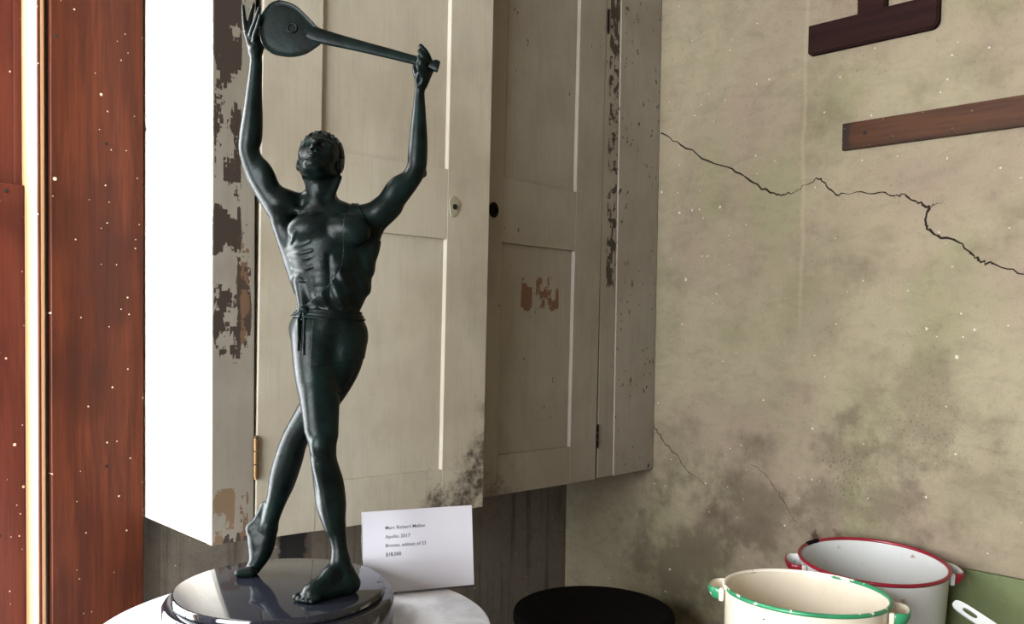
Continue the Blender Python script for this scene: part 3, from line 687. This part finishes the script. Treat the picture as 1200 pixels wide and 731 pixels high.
# --- legs: weight leg (left in the photo), crossing leg behind
g.ell(B(358, 386, 14), (22, 24, 24), 10); g.ell(B(408, 388, 14), (22, 24, 24), 10)
g.chain([(B(370, 396, -2), 33), (B(370, 430, -10), 29.5), (B(372, 462, -18), 25.0), (B(375.5, 496, -28), 20.5), (B(378, 522, -35), 18.0), (B(379.5, 540, -30), 17.2), (B(385, 566, -22), 19.8), (B(388, 590, -22), 19.8), (B(391, 609, -25), 16.0), (B(396.5, 632, -29), 11.2), (B(399, 655, -32), 10.4)], 8)
g.ell(B(375, 523, -48), (11, 7, 13), 7); g.cone(B(374, 545, -40), B(388, 620, -35), 5.5, 3.5, 9)
g.cone(B(368, 502, -36), B(370, 462, -28), 9, 13, 12); g.cone(B(387, 508, -34), B(386, 470, -24), 8, 12, 12)
g.chain([(B(404, 396, 6), 30), (B(398, 424, 8), 30), (B(384, 455, 14), 26.5), (B(364, 486, 22), 21.5), (B(347, 512, 28), 18.4), (B(338, 538, 35), 19.6), (B(331, 562, 40), 18.6), (B(324.5, 584, 46), 14.5), (B(317.5, 607, 50), 12.0), (B(314.5, 624, 52), 12.2), (B(308, 646, 51), 13.0), (B(297, 665, 50), 10.5)], 8)
# weight foot (flat)
zf = lambda p, z: np.array([p[0], p[1], z])
hl = B(410, 690, -30); an = B(399, 660, -33); ins = B(387, 674, -44); ball = B(366, 691, -64); toe = B(353, 699, -74)
g.cone(B(399, 652, -32), zf(hl, 14), 10.5, 12.5, 6); g.cone(zf(hl, 11), zf(ball, 9), 12, 13, 8); g.cone(an, ins, 11, 11, 6); g.cone(ins, zf(ball, 10), 11, 11, 6)
g.ell(B(406, 664, -39), (4.5, 4, 6), 6); g.ell(B(391, 663, -34), (4.5, 4, 6), 6)
dirv = (toe - ball); dirv[2] = 0; dirv /= np.linalg.norm(dirv); sd = np.array([-dirv[1], dirv[0], 0])
for i_, (off, ln, r) in enumerate(((-9.5, 17, 5.4), (-3.0, 16.5, 4.3), (2.6, 14, 4.0), (7.8, 11, 3.8), (12.5, 7, 3.6))):
    p = zf(ball, 6) + sd * off; g.cone(p, zf(p + dirv * ln, r - 0.4), r + 1.0, r, 2.2)
# crossing foot on its toes
g.cone(B(314, 618, 52), B(297, 619, 56), 11.4, 9.6, 6); g.cone(B(297, 619, 56), B(302, 646, 54), 9.8, 12.5, 6)
g.ell(B(304, 634, 52), (13, 12, 16), 6)
g.cone(B(301, 612, 54), B(309, 592, 50), 6, 5, 8)
bt = B(296, 666, 50)
for off, ln, r in ((-11, 13, 4.2), (-5.5, 15, 4.4), (0, 16, 4.6), (5.5, 17, 4.8), (11.5, 19, 5.6)):
    p = bt + np.array([0.1, -0.99, 0]) * off + np.array([0, 0, -2.0]); q = p + np.array([-ln * 0.85, -ln * 0.25, 0]); g.cone(p, zf(q, r - 0.6), r + 2.0, r, 2.4)
# stand on the base
g.d = np.maximum(g.d, -(g.lo[2] + np.arange(g.n[2]) * g.h + 1.0)[None, None, :].astype(np.float32))
# --- head
HC = B(374.5, 188.0, -4)
ty, tx_ = math.radians(-1), math.radians(36)
ax_r = np.array([1.0, 0, 0])
ct, st = math.cos(tx_), math.sin(tx_); cy_, sy_ = math.cos(ty), math.sin(ty)
eF = np.array([-sy_ * ct, -cy_ * ct, st]); eX = np.array([cy_, -sy_, 0.0]); eZ = np.cross(eX, -eF); eZ = eZ if eZ[2] > 0 else -eZ
ro = math.radians(3); eX, eZ = eX * math.cos(ro) - eZ * math.sin(ro), eZ * math.cos(ro) + eX * math.sin(ro)
HR = np.stack([eX, eF, eZ], 1)
H = lambda x, y, z: HC + eX * x + eF * y + eZ * z
g.ell(H(0, -6, 13), (29.0, 35, 29), 6, HR)
g.ell(H(0, 8.5, -7), (23.0, 23.5, 29), 8, HR)
for sgn in (-1, 1):
    g.cone(H(sgn * 19.0, -4, -16), H(sgn * 6.5, 22, -32), 6.0, 7.0, 8)
    g.ell(H(sgn * 16.0, 12.0, 2), (9.0, 11.5, 15), 8, HR)
    g.ell(H(sgn * 15.5, 20.0, -8.5), (7, 4.5, 4.5), 7, HR)
g.ell(H(0, 26.0, -32), (8, 6.5, 6.5), 5, HR)
for sgn in (-1, 1):
    g.cone(H(sgn * 17, 22.5, 7.6), H(sgn * 4, 29.4, 6.6), 3.4, 3.8, 4)
    g.ell(H(sgn * 10.8, 32.5, 0.3), (7.6, 9.0, 5.2), 2.4, HR, 's')
    g.ell(H(sgn * 10.8, 21.3, -0.2), (5.8, 5.3, 4.6), 1.0, HR)
    g.chain([(H(sgn * 5.4, 25.6, 1.6), 1.2), (H(sgn * 10.8, 26.6, 3.4), 1.4), (H(sgn * 16.4, 22.8, 1.2), 1.2)], 0.9, 4)
    g.chain([(H(sgn * 5.6, 25.2, -1.6), 0.9), (H(sgn * 10.8, 25.6, -3.4), 1.0), (H(sgn * 16.2, 22.4, -1.2), 0.9)], 0.9, 4)
    g.ell(H(sgn * 27.6, -5, -4.5), (4.2, 7.4, 10.5), 3, HR); g.ell(H(sgn * 31.2, -4, -3.5), (1.5, 3.4, 5.5), 1.5, HR, 's')
    g.ell(H(sgn * 3.7, 33.2, -13.2), (2.5, 3.2, 2.3), 1.4, HR)
    g.ell(H(sgn * 2.6, 35.4, -15.4), (1.2, 1.7, 1.1), 0.7, HR, 's')
g.cone(H(0, 29.5, 6.0), H(0, 37.8, -12.2), 2.7, 3.3, 2.4)
for sgn in (-1, 1):
    g.cone(H(sgn * 8.6, 28.6, -22.0), H(sgn * 1.6, 32.6, -20.9), 1.5, 2.1, 1.8)
    g.cone(H(sgn * 7.6, 28.4, -25.6), H(sgn * 1.2, 31.8, -26.3), 1.8, 2.5, 1.8)
    g.cone(H(sgn * 9.2, 30.2, -23.7), H(0, 34.8, -23.5), 0.7, 0.9, 0.7, 's')
g.cone(H(-5, 31.0, -29.6), H(5, 31.0, -29.6), 1.2, 1.2, 2, 's')
#BODY-END
body = g.d
V, Fc = surfnets(body, g.lo, g.h)
fig = mesh_from('figure', V, Fc, m_bronze, stat, 0.06)
# --- hair: cropped cap with combed locks
lo = HC - 48; hi = HC + 48
hs = SDF(lo, hi, 1.0)
sl, X, Y, Z = hs.sub(lo, hi)
x, y, z = X - HC[0], Y - HC[1], Z - HC[2]
u = eX[0] * x + eX[1] * y + eX[2] * z; v = eF[0] * x + eF[1] * y + eF[2] * z; w = eZ[0] * x + eZ[1] * y + eZ[2] * z
def elld(u, v, w, c, r):
    a, b, c2 = (u - c[0]) / r[0], (v - c[1]) / r[1], (w - c[2]) / r[2]
    k0 = np.sqrt(a * a + b * b + c2 * c2) + 1e-6; k1 = np.sqrt((a / r[0]) ** 2 + (b / r[1]) ** 2 + (c2 / r[2]) ** 2) + 1e-6
    return k0 * (k0 - 1) / k1
lock = 0.8 * np.sin(u * 1.05 + 1.6 * np.sin(v * 0.16) + 0.6 * np.sin(w * .3)) * np.cos(v * 0.12 + w * 0.05 + 0.4 * np.sin(u * 0.3)) + 0.35 * np.sin(u * 2.3 + v * 0.5)
hair = elld(u, v, w, (0, -6.5, 13.5), (30.9, 37.2, 31.3)) - lock * 1.3
line = (25.5 + 1.6 * np.sin(u * 0.5) - 0.006 * u * u + (v - 25) * 0.80) - w
hs.d[sl] = np.maximum(np.maximum(hair, line), -(elld(u, v, w, (0, -6, 13), (26.5, 32.5, 26.5)))).astype(np.float32)
V, Fc = surfnets(hs.d, hs.lo, hs.h); mesh_from('hair', V, Fc, m_bronze, fig, 0.06)
# --- drape slung over one shoulder, belt and knot
def crop(lo, hi):
    a = np.floor((np.array(lo) - g.lo) / g.h).astype(int); b = np.ceil((np.array(hi) - g.lo) / g.h).astype(int)
    sl = tuple(slice(max(0, a[i]), min(g.n[i], b[i])) for i in range(3))
    ax = [(g.lo[i] + np.arange(sl[i].start, sl[i].stop) * g.h) for i in range(3)]
    return sl, ax[0][:, None, None], ax[1][None, :, None], ax[2][None, None, :], np.array([q[0] for q in ax])
zz_of = lambda y: B(384, y, 0)[2]
xx_of = lambda x, y: B(x, y, -25)[0]
sl, X, Y, Z, l0 = crop(B(330, 440, -70), B(450, 240, 60)[[0, 1, 2]])
lo_ = np.minimum(B(330, 440, 0), B(450, 236, 0)); hi_ = np.maximum(B(330, 440, 0), B(450, 236, 0)); lo_[1] = -80; hi_[1] = 70
sl, X, Y, Z, l0 = crop(lo_, hi_)
def up2(a, ax):
    n_ = a.shape[ax]; mid = (np.take(a, range(n_ - 1), ax) + np.take(a, range(1, n_), ax)) * 0.5
    sh = list(a.shape); sh[ax] = 2 * n_ - 1; o_ = np.empty(sh, np.float32)
    s0 = [slice(None)] * 3; s0[ax] = slice(0, None, 2); s1 = [slice(None)] * 3; s1[ax] = slice(1, None, 2)
    o_[tuple(s0)] = a; o_[tuple(s1)] = mid; return o_
bd = body[sl]
for ax_ in range(3): bd = up2(bd, ax_)
gh = g.h / 2
X, Y, Z = [(l0[i] + np.arange(bd.shape[i]) * gh).astype(np.float32) for i in range(3)]
X, Y, Z = X[:, None, None], Y[None, :, None], Z[None, None, :]
ks = [(240, 408), (262, 405), (290, 403), (315, 401), (330, 391), (345, 376), (357, 359), (364, 349)]
zk = [zz_of(a) for a, b in ks][::-1]; xk = [xx_of(b, a) for a, b in ks][::-1]
xb = np.interp(Z.ravel(), zk, xk)[None, None, :]
xr = np.interp(Z.ravel(), [zz_of(292), zz_of(276), zz_of(250), zz_of(240)], [xx_of(450, 292), xx_of(438, 276), xx_of(424, 250), xx_of(416, 240)])[None, None, :]
fold = 0.9 * np.sin((X * 0.55 + (Z - zk[0]) * 0.30) * 0.55 + 0.4 * np.sin(Z * 0.09)) * np.clip((zz_of(268) - Z) / 60, 0, 1)
sash_d = np.maximum.reduce([np.broadcast_to(q, bd.shape) for q in (bd - 2.0 - fold, -(bd + 2.5), (xb - X) * 0.8, (X - xr) * 0.8, zz_of(369) - Z)])
slope = (X - xx_of(352, 366)) * 0.045
belt_d = np.maximum.reduce([np.broadcast_to(q, bd.shape) for q in (bd - 3.0 - 0.5 * np.cos((Z + slope - zz_of(367)) * 1.4), -(bd + 2.5), np.abs(Z + slope - zz_of(367)) - 6.0)])
lowx = xx_of(367, 400) + (Z - zz_of(400)) * 0.02
fold2 = 0.5 * np.sin(X * 0.23 + 0.5 * np.sin(Z * .05))
hip_d = np.maximum.reduce([np.broadcast_to(q, bd.shape) for q in (bd - 1.3 - fold2, -(bd + 2.5), (lowx - X) * 0.8, Z - zz_of(368), zz_of(424) - Z + (X - xx_of(395, 400)) * 0.15)])
dr = np.minimum(np.minimum(sash_d, belt_d), hip_d)
dr = np.pad(dr, 1, constant_values=20.0).astype(np.float32)
V, Fc = surfnets(dr, l0 - gh, gh); drape = mesh_from('drape', V, Fc, m_bronze, fig, 0.06)
def local_bm(pts_list):
    bm = bmesh.new()
    for pts, rad in pts_list:
        tube(bm, [Vector(p / 1000.0 + np.array([0, 0, 0.06])) for p in pts], [r / 1000.0 for r in rad], 10)
    return bm
fy = [front_y(356, 372), front_y(354, 390), front_y(354, 408)]
fy = [q if q is not None else -25 for q in fy]
kn = []
for dx, y1 in ((-3.0, 411), (3.5, 416)):
    kn.append(([B(354 + dx * 0.4, 364, fy[0] - 3), B(353.5 + dx, 374, fy[0] - 3), B(353 + dx, 392, fy[1] - 2.5), B(352.5 + dx, y1, fy[2] - 2)], [2.6, 2.6, 2.4, 1.9]))
kn.append(([B(349.5, 367, fy[0] + 1), B(352, 361.5, fy[0] - 4), B(358, 362.5, fy[0] - 4.5), B(361, 368, fy[0] - 2)], [2.6, 3.6, 3.6, 2.4]))
obj('knot', local_bm(kn), m_bronze, fig, 'all', world=False)

# --- long-necked round instrument
def ipt(px, py, dy): return Vector(B(px, py, dy) / 1000.0 + np.array([0, 0, 0.06]))
out = [(329.5, .3), (345, 5.5), (357, 15.5), (367, 26), (371.5, 31), (376, 34), (377.2, 42.4), (376.6, 50.7), (370.5, 56), (359.6, 63), (349, 66.2), (340, 67), (330, 66), (321, 64), (314.5, 60.2), (309, 55), (305, 46), (303.5, 34), (304.5, 22), (308, 13), (314, 5.5), (321, 1.5)]
cx, cy2 = 338.0, 34.5
# round the outline with a closed Catmull-Rom
def catmull(P, n=5):
    R = []
    m = len(P)
    for i in range(m):
        p0, p1, p2, p3 = P[(i - 1) % m], P[i], P[(i + 1) % m], P[(i + 2) % m]
        for k in range(n):
            t = k / n
            R.append(tuple(0.5 * (2 * p1[j] + (p2[j] - p0[j]) * t + (2 * p0[j] - 5 * p1[j] + 4 * p2[j] - p3[j]) * t * t + (3 * p1[j] - p0[j] - 3 * p2[j] + p3[j]) * t ** 3) for j in (0, 1)))
    return R
out = catmull(out)
DY = -18.0
prof = [(0.0, -5.2), (0.5, -5.0), (0.80, -4.4), (0.93, -4.0), (0.965, -4.6), (0.985, -4.2), (1.0, -2.6), (1.0, 1.5), (0.975, 4.0), (0.85, 6.5), (0.5, 8.6), (0.0, 9.2)]
bm = bmesh.new(); rings = []
for sc, dz in prof:
    if sc == 0: rings.append([bm.verts.new(ipt(cx, cy2, DY + dz))]); continue
    rings.append([bm.verts.new(ipt(cx + (px - cx) * sc, cy2 + (py - cy2) * sc, DY + dz)) for px, py in out])
m = len(out)
for A, Bq in zip(rings[:-1], rings[1:]):
    for i in range(m):
        j = (i + 1) % m
        vs = []
        for q in (A[i % len(A)] if len(A) > 1 else A[0], A[j] if len(A) > 1 else A[0], Bq[j] if len(Bq) > 1 else Bq[0], Bq[i] if len(Bq) > 1 else Bq[0]):
            if q not in vs: vs.append(q)
        bm.faces.new(vs)
bmesh.ops.recalc_face_normals(bm, faces=bm.faces)
inst = obj('instrument', bm, m_bronze, stat, True, world=False)
bm = bmesh.new(); rr = []
for tpx, tpy, hw, hd in ((360, 38.2, 6.0, 4.4), (366, 39.7, 8.6, 4.9), (374, 41.9, 8.9, 5.1), (390, 46.2, 8.0, 5.2), (420, 53.6, 6.8, 5.0), (455, 62.4, 6.0, 4.8), (487, 70.8, 5.4, 4.6), (506, 75.8, 5.6, 4.6), (509.5, 76.6, 7.2, 5.4), (513.8, 78.2, 7.0, 5.2), (514.6, 78.4, 5.6, 4.2)):
    dirn = np.array([0.968, 0.25]); nrm = np.array([-dirn[1], dirn[0]])
    ring = []
    for k in range(20):
        a = 2 * PI * k / 20; ca, sa = math.cos(a), math.sin(a)
        e = 0.62; qa = math.copysign(abs(ca) ** e, ca); qs = math.copysign(abs(sa) ** e, sa)
        ring.append(bm.verts.new(ipt(tpx + nrm[0] * hw * qa, tpy + nrm[1] * hw * qa, DY - 1 + hd * qs)))
    rr.append(ring)
for A, Bq in zip(rr[:-1], rr[1:]):
    for k in range(20): bm.faces.new((A[k], A[(k + 1) % 20], Bq[(k + 1) % 20], Bq[k]))
bm.faces.new(rr[0]); bm.faces.new(rr[-1][::-1]); bmesh.ops.recalc_face_normals(bm, faces=bm.faces)
obj('neck', bm, m_bronze, inst, True, world=False)
bm = bmesh.new(); ring = [ipt(342.5 + 5.4 * math.cos(2 * PI * k / 24), 33 + 5.4 * math.sin(2 * PI * k / 24), DY - 5.0) for k in range(25)]
tube(bm, ring, 0.0015, 8, cap=False); obj('sound_hole', bm, m_bronze, inst, 'all', world=False)
# --- stone base: two polished discs
sb = bmesh.new(); lathe(sb, [(0, 0.0596), (0.1365, 0.0596), (0.1385, 0.0590), (0.1395, 0.0575), (0.1395, 0.0500), (0.1380, 0.0485), (0, 0.0485)], n=160)
base = obj('base', sb, m_granite, stat, True, world=False)
sb = bmesh.new(); lathe(sb, [(0, 0.0484), (0.1440, 0.0484), (0.1490, 0.0472), (0.1512, 0.0440), (0.1512, 0.0010), (0.150, 0.0), (0, 0.0)], n=160)
obj('lower_disc', sb, m_granite, base, True, world=False)

# ------------------------------------------------------------------ sign holder beside the statue
br = Vector((-0.876, -0.596, 0.8005)); bl = Vector((-1.040, -0.525, 0.8005))
ux = (br - bl).normalized(); WC = (br - bl).length; nrm_h = Vector((-ux.y, ux.x, 0)); 
if nrm_h.dot(Vector(CAM) - bl) > 0: nrm_h = -nrm_h          # away from the camera
ta = math.radians(7.5); uz = (Vector((0, 0, 1)) * math.cos(ta) + nrm_h * math.sin(ta)).normalized(); un = ux.cross(uz)
if un.dot(nrm_h) > 0: un = -un                                  # towards the viewer
SM = Matrix(((ux.x, uz.x, un.x, bl.x), (ux.y, uz.y, un.y, bl.y), (ux.z, uz.z, un.z, bl.z), (0, 0, 0, 1)))   # x along, y up, z to viewer
sg = empty('sign_holder', tuple((bl + br) / 2), 'white exhibition label in a clear acrylic stand on the pedestal edge', 'sign')
HCARD = 0.128
bm = bmesh.new(); box(bm, (0, 0.0, -0.0042), (WC, HCARD, -0.0021), 0.0006); box(bm, (0, -0.0003, -0.0042), (WC, 0.0022, 0.0016), 0.0004)
obj('holder', xform(bm, SM), m_acryl, sg)
bm = bmesh.new(); c1 = bl + nrm_h * 0.0; 
vs = [bl + nrm_h * 0.004, br + nrm_h * 0.004, br + nrm_h * 0.055, bl + nrm_h * 0.055]
lo_v = [bm.verts.new(v) for v in vs]; hi_v = [bm.verts.new(v + Vector((0, 0, 0.0022))) for v in vs]
bm.faces.new(lo_v[::-1]); bm.faces.new(hi_v)
for k in range(4): bm.faces.new((lo_v[k], lo_v[(k + 1) % 4], hi_v[(k + 1) % 4], hi_v[k]))
bmesh.ops.recalc_face_normals(bm, faces=bm.faces)
obj('foot', bm, m_acryl, sg)
pp = obj('paper', xform(newbox((0.0010, 0.0024, -0.0014), (WC - 0.0010, HCARD - 0.0006, -0.0010)), SM), m_paper, sg)
def text(body, x, y, size, bold=False):
    cu = bpy.data.curves.new('lettering', 'FONT'); cu.body = body; cu.size = size; cu.resolution_u = 3
    cu.offset = 0.00004 if not bold else 0.00013
    to = bpy.data.objects.new('tmp', cu); COL.objects.link(to)
    bpy.context.view_layer.update()
    me = bpy.data.meshes.new_from_object(to.evaluated_get(bpy.context.evaluated_depsgraph_get()))
    bpy.data.objects.remove(to)
    bm = bmesh.new(); bm.from_mesh(me)
    bm.transform(SM @ Matrix.Translation((x, y, -0.00075)))
    obj('lettering', bm, m_ink, pp)
LX = 0.036
text('Marc Richard Mellon', LX, 0.0985, 0.0076); text('Apollo, 2017', LX, 0.0850, 0.0076); text('Bronze, edition of 23', LX, 0.0715, 0.0076); text('$18,500', LX, 0.0580, 0.0076, True)

# ------------------------------------------------------------------ black drum in the corner
dc = (-0.352, -0.402)
dm = empty('black_drum', (dc[0], dc[1], 0), 'black round flat-topped drum in the corner under the cupboard', 'drum')
bm = bmesh.new(); lathe(bm, [(0, 0.0), (0.166, 0.0), (0.170, 0.006), (0.170, 0.20), (0.173, 0.205), (0.170, 0.21), (0.170, 0.40), (0.173, 0.405), (0.170, 0.41), (0.170, 0.575), (0, 0.575)], (dc[0], dc[1], 0), 96)
obj('body', bm, m_black, dm, True)
bm = bmesh.new(); lathe(bm, [(0, 0.603), (0.150, 0.603), (0.166, 0.601), (0.1725, 0.597), (0.1750, 0.590), (0.1750, 0.5765), (0.168, 0.5755), (0, 0.5755)], (dc[0], dc[1], 0), 96)
obj('lid', bm, m_black, dm, True)

# ------------------------------------------------------------------ bench, pots, board, pan
BT = 0.56
bn = empty('bench', (-0.36, -1.22, 0), 'low wooden bench carrying the two enamel pots along the right wall', 'bench')
obj('bench_top', newbox((-0.70, -1.78, BT - 0.03), (-0.002, -0.68, BT), 0.003), m_bench, bn)
for lx in (-0.67, -0.06):
    for ly in (-1.75, -0.73): obj('leg', newbox((lx, ly, 0), (lx + 0.045, ly + 0.045, BT - 0.031), 0.003), m_bench, bn)
def pot(name, c, R, zr, label, m_body, m_rim, tilt, hang, seed, wob=0.0, m_handle=None):
    hgt = 0.22
    root = empty(name, (c[0], c[1], BT), label, 'pot')
    # tilt about the foot of the pot, then drop so that it rests on the bench
    n = Vector((tilt[0], tilt[1], 1)).normalized(); q = Vector((0, 0, 1)).rotation_difference(n).to_matrix().to_4x4()
    top = Matrix.Translation((c[0], c[1], zr)) @ q
    h = zr - BT - 0.0005 - R * 0.90 * math.sin(Vector((0, 0, 1)).angle(n))
    W = lambda a, r, z: (r * (1 + wob * math.sin(2 * a + seed)), z)
    bm = bmesh.new(); t = 0.0022
    lathe(bm, [(0, -h), (R * 0.90, -h), (R * 0.935, -h + 0.006), (R * 0.955, -h + 0.02), (R * 0.985, -0.010), (R * 0.992, -0.002), (R * 0.985 - t, -0.002), (R * 0.975 - t, -0.012), (R * 0.945 - t, -h + 0.022), (R * 0.90 - t, -h + 0.004), (0, -h + 0.004)], n=128, warp=W)
    bo = obj('body', xform(bm, top), m_body, root, True)
    bm = bmesh.new(); k = 12
    lathe(bm, [(R * 0.988 + 0.0036 * math.cos(2 * PI * i / k), 0.0 + 0.0036 * math.sin(2 * PI * i / k)) for i in range(k)], n=128, closed=True, warp=W)
    obj('rim', xform(bm, top), m_rim, root, 'all')
    for s in (0, 1):
        a0 = hang + s * PI
        P = []; w0 = 0.033; dpt = 0.027
        for i in range(21):
            a = PI * i / 20
            P.append((R * 0.962 + dpt * (math.sin(a) ** 0.55 if 0 < i < 20 else 0.0), w0 * math.copysign(abs(math.cos(a)) ** 0.8, math.cos(a)), -0.015))
        pts = [Vector((x * math.cos(a0) - y * math.sin(a0), x * math.sin(a0) + y * math.cos(a0), z)) for x, y, z in P]
        bm = bmesh.new(); tube(bm, pts, [0.0030] + [0.0034] * 19 + [0.0030], 16, flat=2.9, flatdir=Vector((math.cos(a0) * 0.35, math.sin(a0) * 0.35, 1)))
        bmesh.ops.recalc_face_normals(bm, faces=bm.faces)
        ctr = Vector((math.cos(a0), math.sin(a0), 0)) * (R * 0.97)
        for f in bm.faces:
            d_ = f.calc_center_median() - ctr
            if f.normal.x * d_.x + f.normal.y * d_.y < -0.35 * Vector((d_.x, d_.y)).length: f.material_index = 1
        ho = obj('handle', xform(bm, top), [m_handle or m_rim, m_body], root, 'all')
        for yy in (w0, -w0):
            rot = Matrix.Rotation(a0, 4, 'Z')
            bm = newbox((R * 0.955, yy - 0.0065, -0.0265), (R * 0.955 + 0.0085, yy + 0.0065, -0.0045), 0.0025)
            obj('handle_tab', xform(bm, top @ rot), m_body, ho, True)
    return root, top
pot('enamel_pot', (-0.440, -0.934), 0.1335, 0.780, 'cream enamel pot with chipped green rim and green handles, nearer the camera', m_enC, m_rimG, (0.03, 0.0), math.radians(112), 0.4, 0.006, m_hanG)
rp, rtop = pot('enamel_pot', (-0.162, -0.926), 0.1330, 0.780, 'white enamel pot with red rim and red handles against the wall', m_enW, m_rimR, (-0.05, -0.05), math.radians(128), 1.2, 0.0)
bm = bmesh.new()       # bare metal where the rim's enamel is lost
pts = [Vector(((0.1330) * 0.988 * math.cos(a), 0.1330 * 0.988 * math.sin(a), 0.0005)) for a in [math.radians(74 + 2.4 * i) for i in range(9)]]
tube(bm, pts, [0.003, 0.0044, 0.0046, 0.004, 0.0047, 0.0044, 0.0046, 0.0042, 0.003], 8); xform(bm, rtop)
tag(obj('rim_chip', bm, m_black, rp, 'all'), 'chipped black patch of rim')
# green painted board standing behind the pots
gb = newbox((-0.0135, -1.74, BT), (-0.003, -0.955, 0.7605), 0.002)
tag(obj('green_board', gb, m_green), 'green painted board leaning on the right wall behind the red-rimmed pot', 'board')
# white saucepan with a slotted handle
pan = empty('saucepan', (-0.21, -1.42, BT), 'chipped white enamel saucepan with slotted handle, right of the red-rimmed pot', 'saucepan')
bm = bmesh.new(); R = 0.085; hh = 0.10
lathe(bm, [(0, 0), (R * 0.86, 0), (R * 0.93, 0.006), (R * 0.97, 0.03), (R, hh - 0.004), (R + 0.003, hh), (R - 0.001, hh), (R * 0.96, 0.03), (R * 0.88, 0.006), (0, 0.004)], (-0.21, -1.42, BT + 0.0005), 72)
obj('body', bm, m_enW, pan, True)
tip = Vector((-0.196, -1.083, 0.745)); att = Vector((-0.208, -1.337, BT + 0.075)); dv = (att - tip); L = dv.length; dv.normalize()
sdv = Vector((0, 0, 1)).cross(dv).normalized(); upn = dv.cross(sdv).normalized()
if upn.z < 0: upn = -upn
q_ = Matrix.Rotation(math.radians(48), 3, dv)
if (q_ @ upn).dot(Vector(CAM) - tip) < upn.dot(Vector(CAM) - tip): q_ = Matrix.Rotation(math.radians(-48), 3, dv)
sdv = q_ @ sdv; upn = q_ @ upn
bm = bmesh.new()
# flat strip with a long hole near the tip: outer outline and slot bridged
def strip(uv): return tip + dv * uv[0] + sdv * uv[1]
outl = []; inn = []
N = 40
for i in range(N):
    a = 2 * PI * i / N
    ca, sa = math.cos(a), math.sin(a)
    outl.append((0.045 + (0.045 if ca < 0 else 0.05) * math.copysign(abs(ca) ** 0.5, ca), 0.0100 * math.copysign(abs(sa) ** 0.6, sa)))
    inn.append((0.030 + 0.013 * math.copysign(abs(ca) ** 0.7, ca), 0.0040 * math.copysign(abs(sa) ** 0.8, sa)))
lay = []
for (o_, off) in ((outl, 0.0028), (outl, -0.0028), (inn, -0.0022), (inn, 0.0022)):
    lay.append([bm.verts.new(strip(q) + upn * off) for q in o_])
for k in range(4):
    A, Bq = lay[k], lay[(k + 1) % 4]
    for i in range(N): bm.faces.new((A[i], A[(i + 1) % N], Bq[(i + 1) % N], Bq[i]))
tube(bm, [strip((0.085, 0)), strip((0.14, 0)), strip((L - 0.05, 0)), att + dv * 0.004], [0.0098, 0.009, 0.010, 0.013], 14, flat=0.42, flatdir=upn)
bmesh.ops.recalc_face_normals(bm, faces=bm.faces)
obj('handle', bm, m_enW, pan, True)

# ------------------------------------------------------------------ daylight
w = bpy.data.worlds.new('overcast_sky'); S.world = w; w.use_nodes = True
bg = w.node_tree.nodes['Background']; bg.inputs['Color'].default_value = (0.93, 0.97, 1.0, 1); bg.inputs['Strength'].default_value = 22.0
def portal(name, loc, rot, sx, sy):
    ld = bpy.data.lights.new(name, 'AREA'); ld.shape = 'RECTANGLE'; ld.size = sx; ld.size_y = sy; ld.cycles.is_portal = True
    o = bpy.data.objects.new(name, ld); COL.objects.link(o); o.location = loc; o.rotation_euler = rot
portal('window_daylight', ((WX0 + WX1) / 2, 0.21, (WZ0 + WZ1) / 2), (-PI / 2, 0, 0), WX1 - WX0, WZ1 - WZ0)
portal('unseen_window_daylight', (RX0 - 0.2, (W2[0] + W2[1]) / 2, (W2[2] + W2[3]) / 2), (0, -PI / 2, 0), W2[3] - W2[2], W2[1] - W2[0])

S.view_settings.view_transform = 'Standard'; S.view_settings.look = 'None'; S.view_settings.gamma = 1.0
S.view_settings.use_curve_mapping = False; S.view_settings.exposure = 0.40
S.cycles.max_bounces = 10; S.cycles.diffuse_bounces = 6; S.cycles.glossy_bounces = 4; S.cycles.caustics_reflective = False; S.cycles.caustics_refractive = False
for o in list(S.objects):
    if '_m' in o: del o['_m']
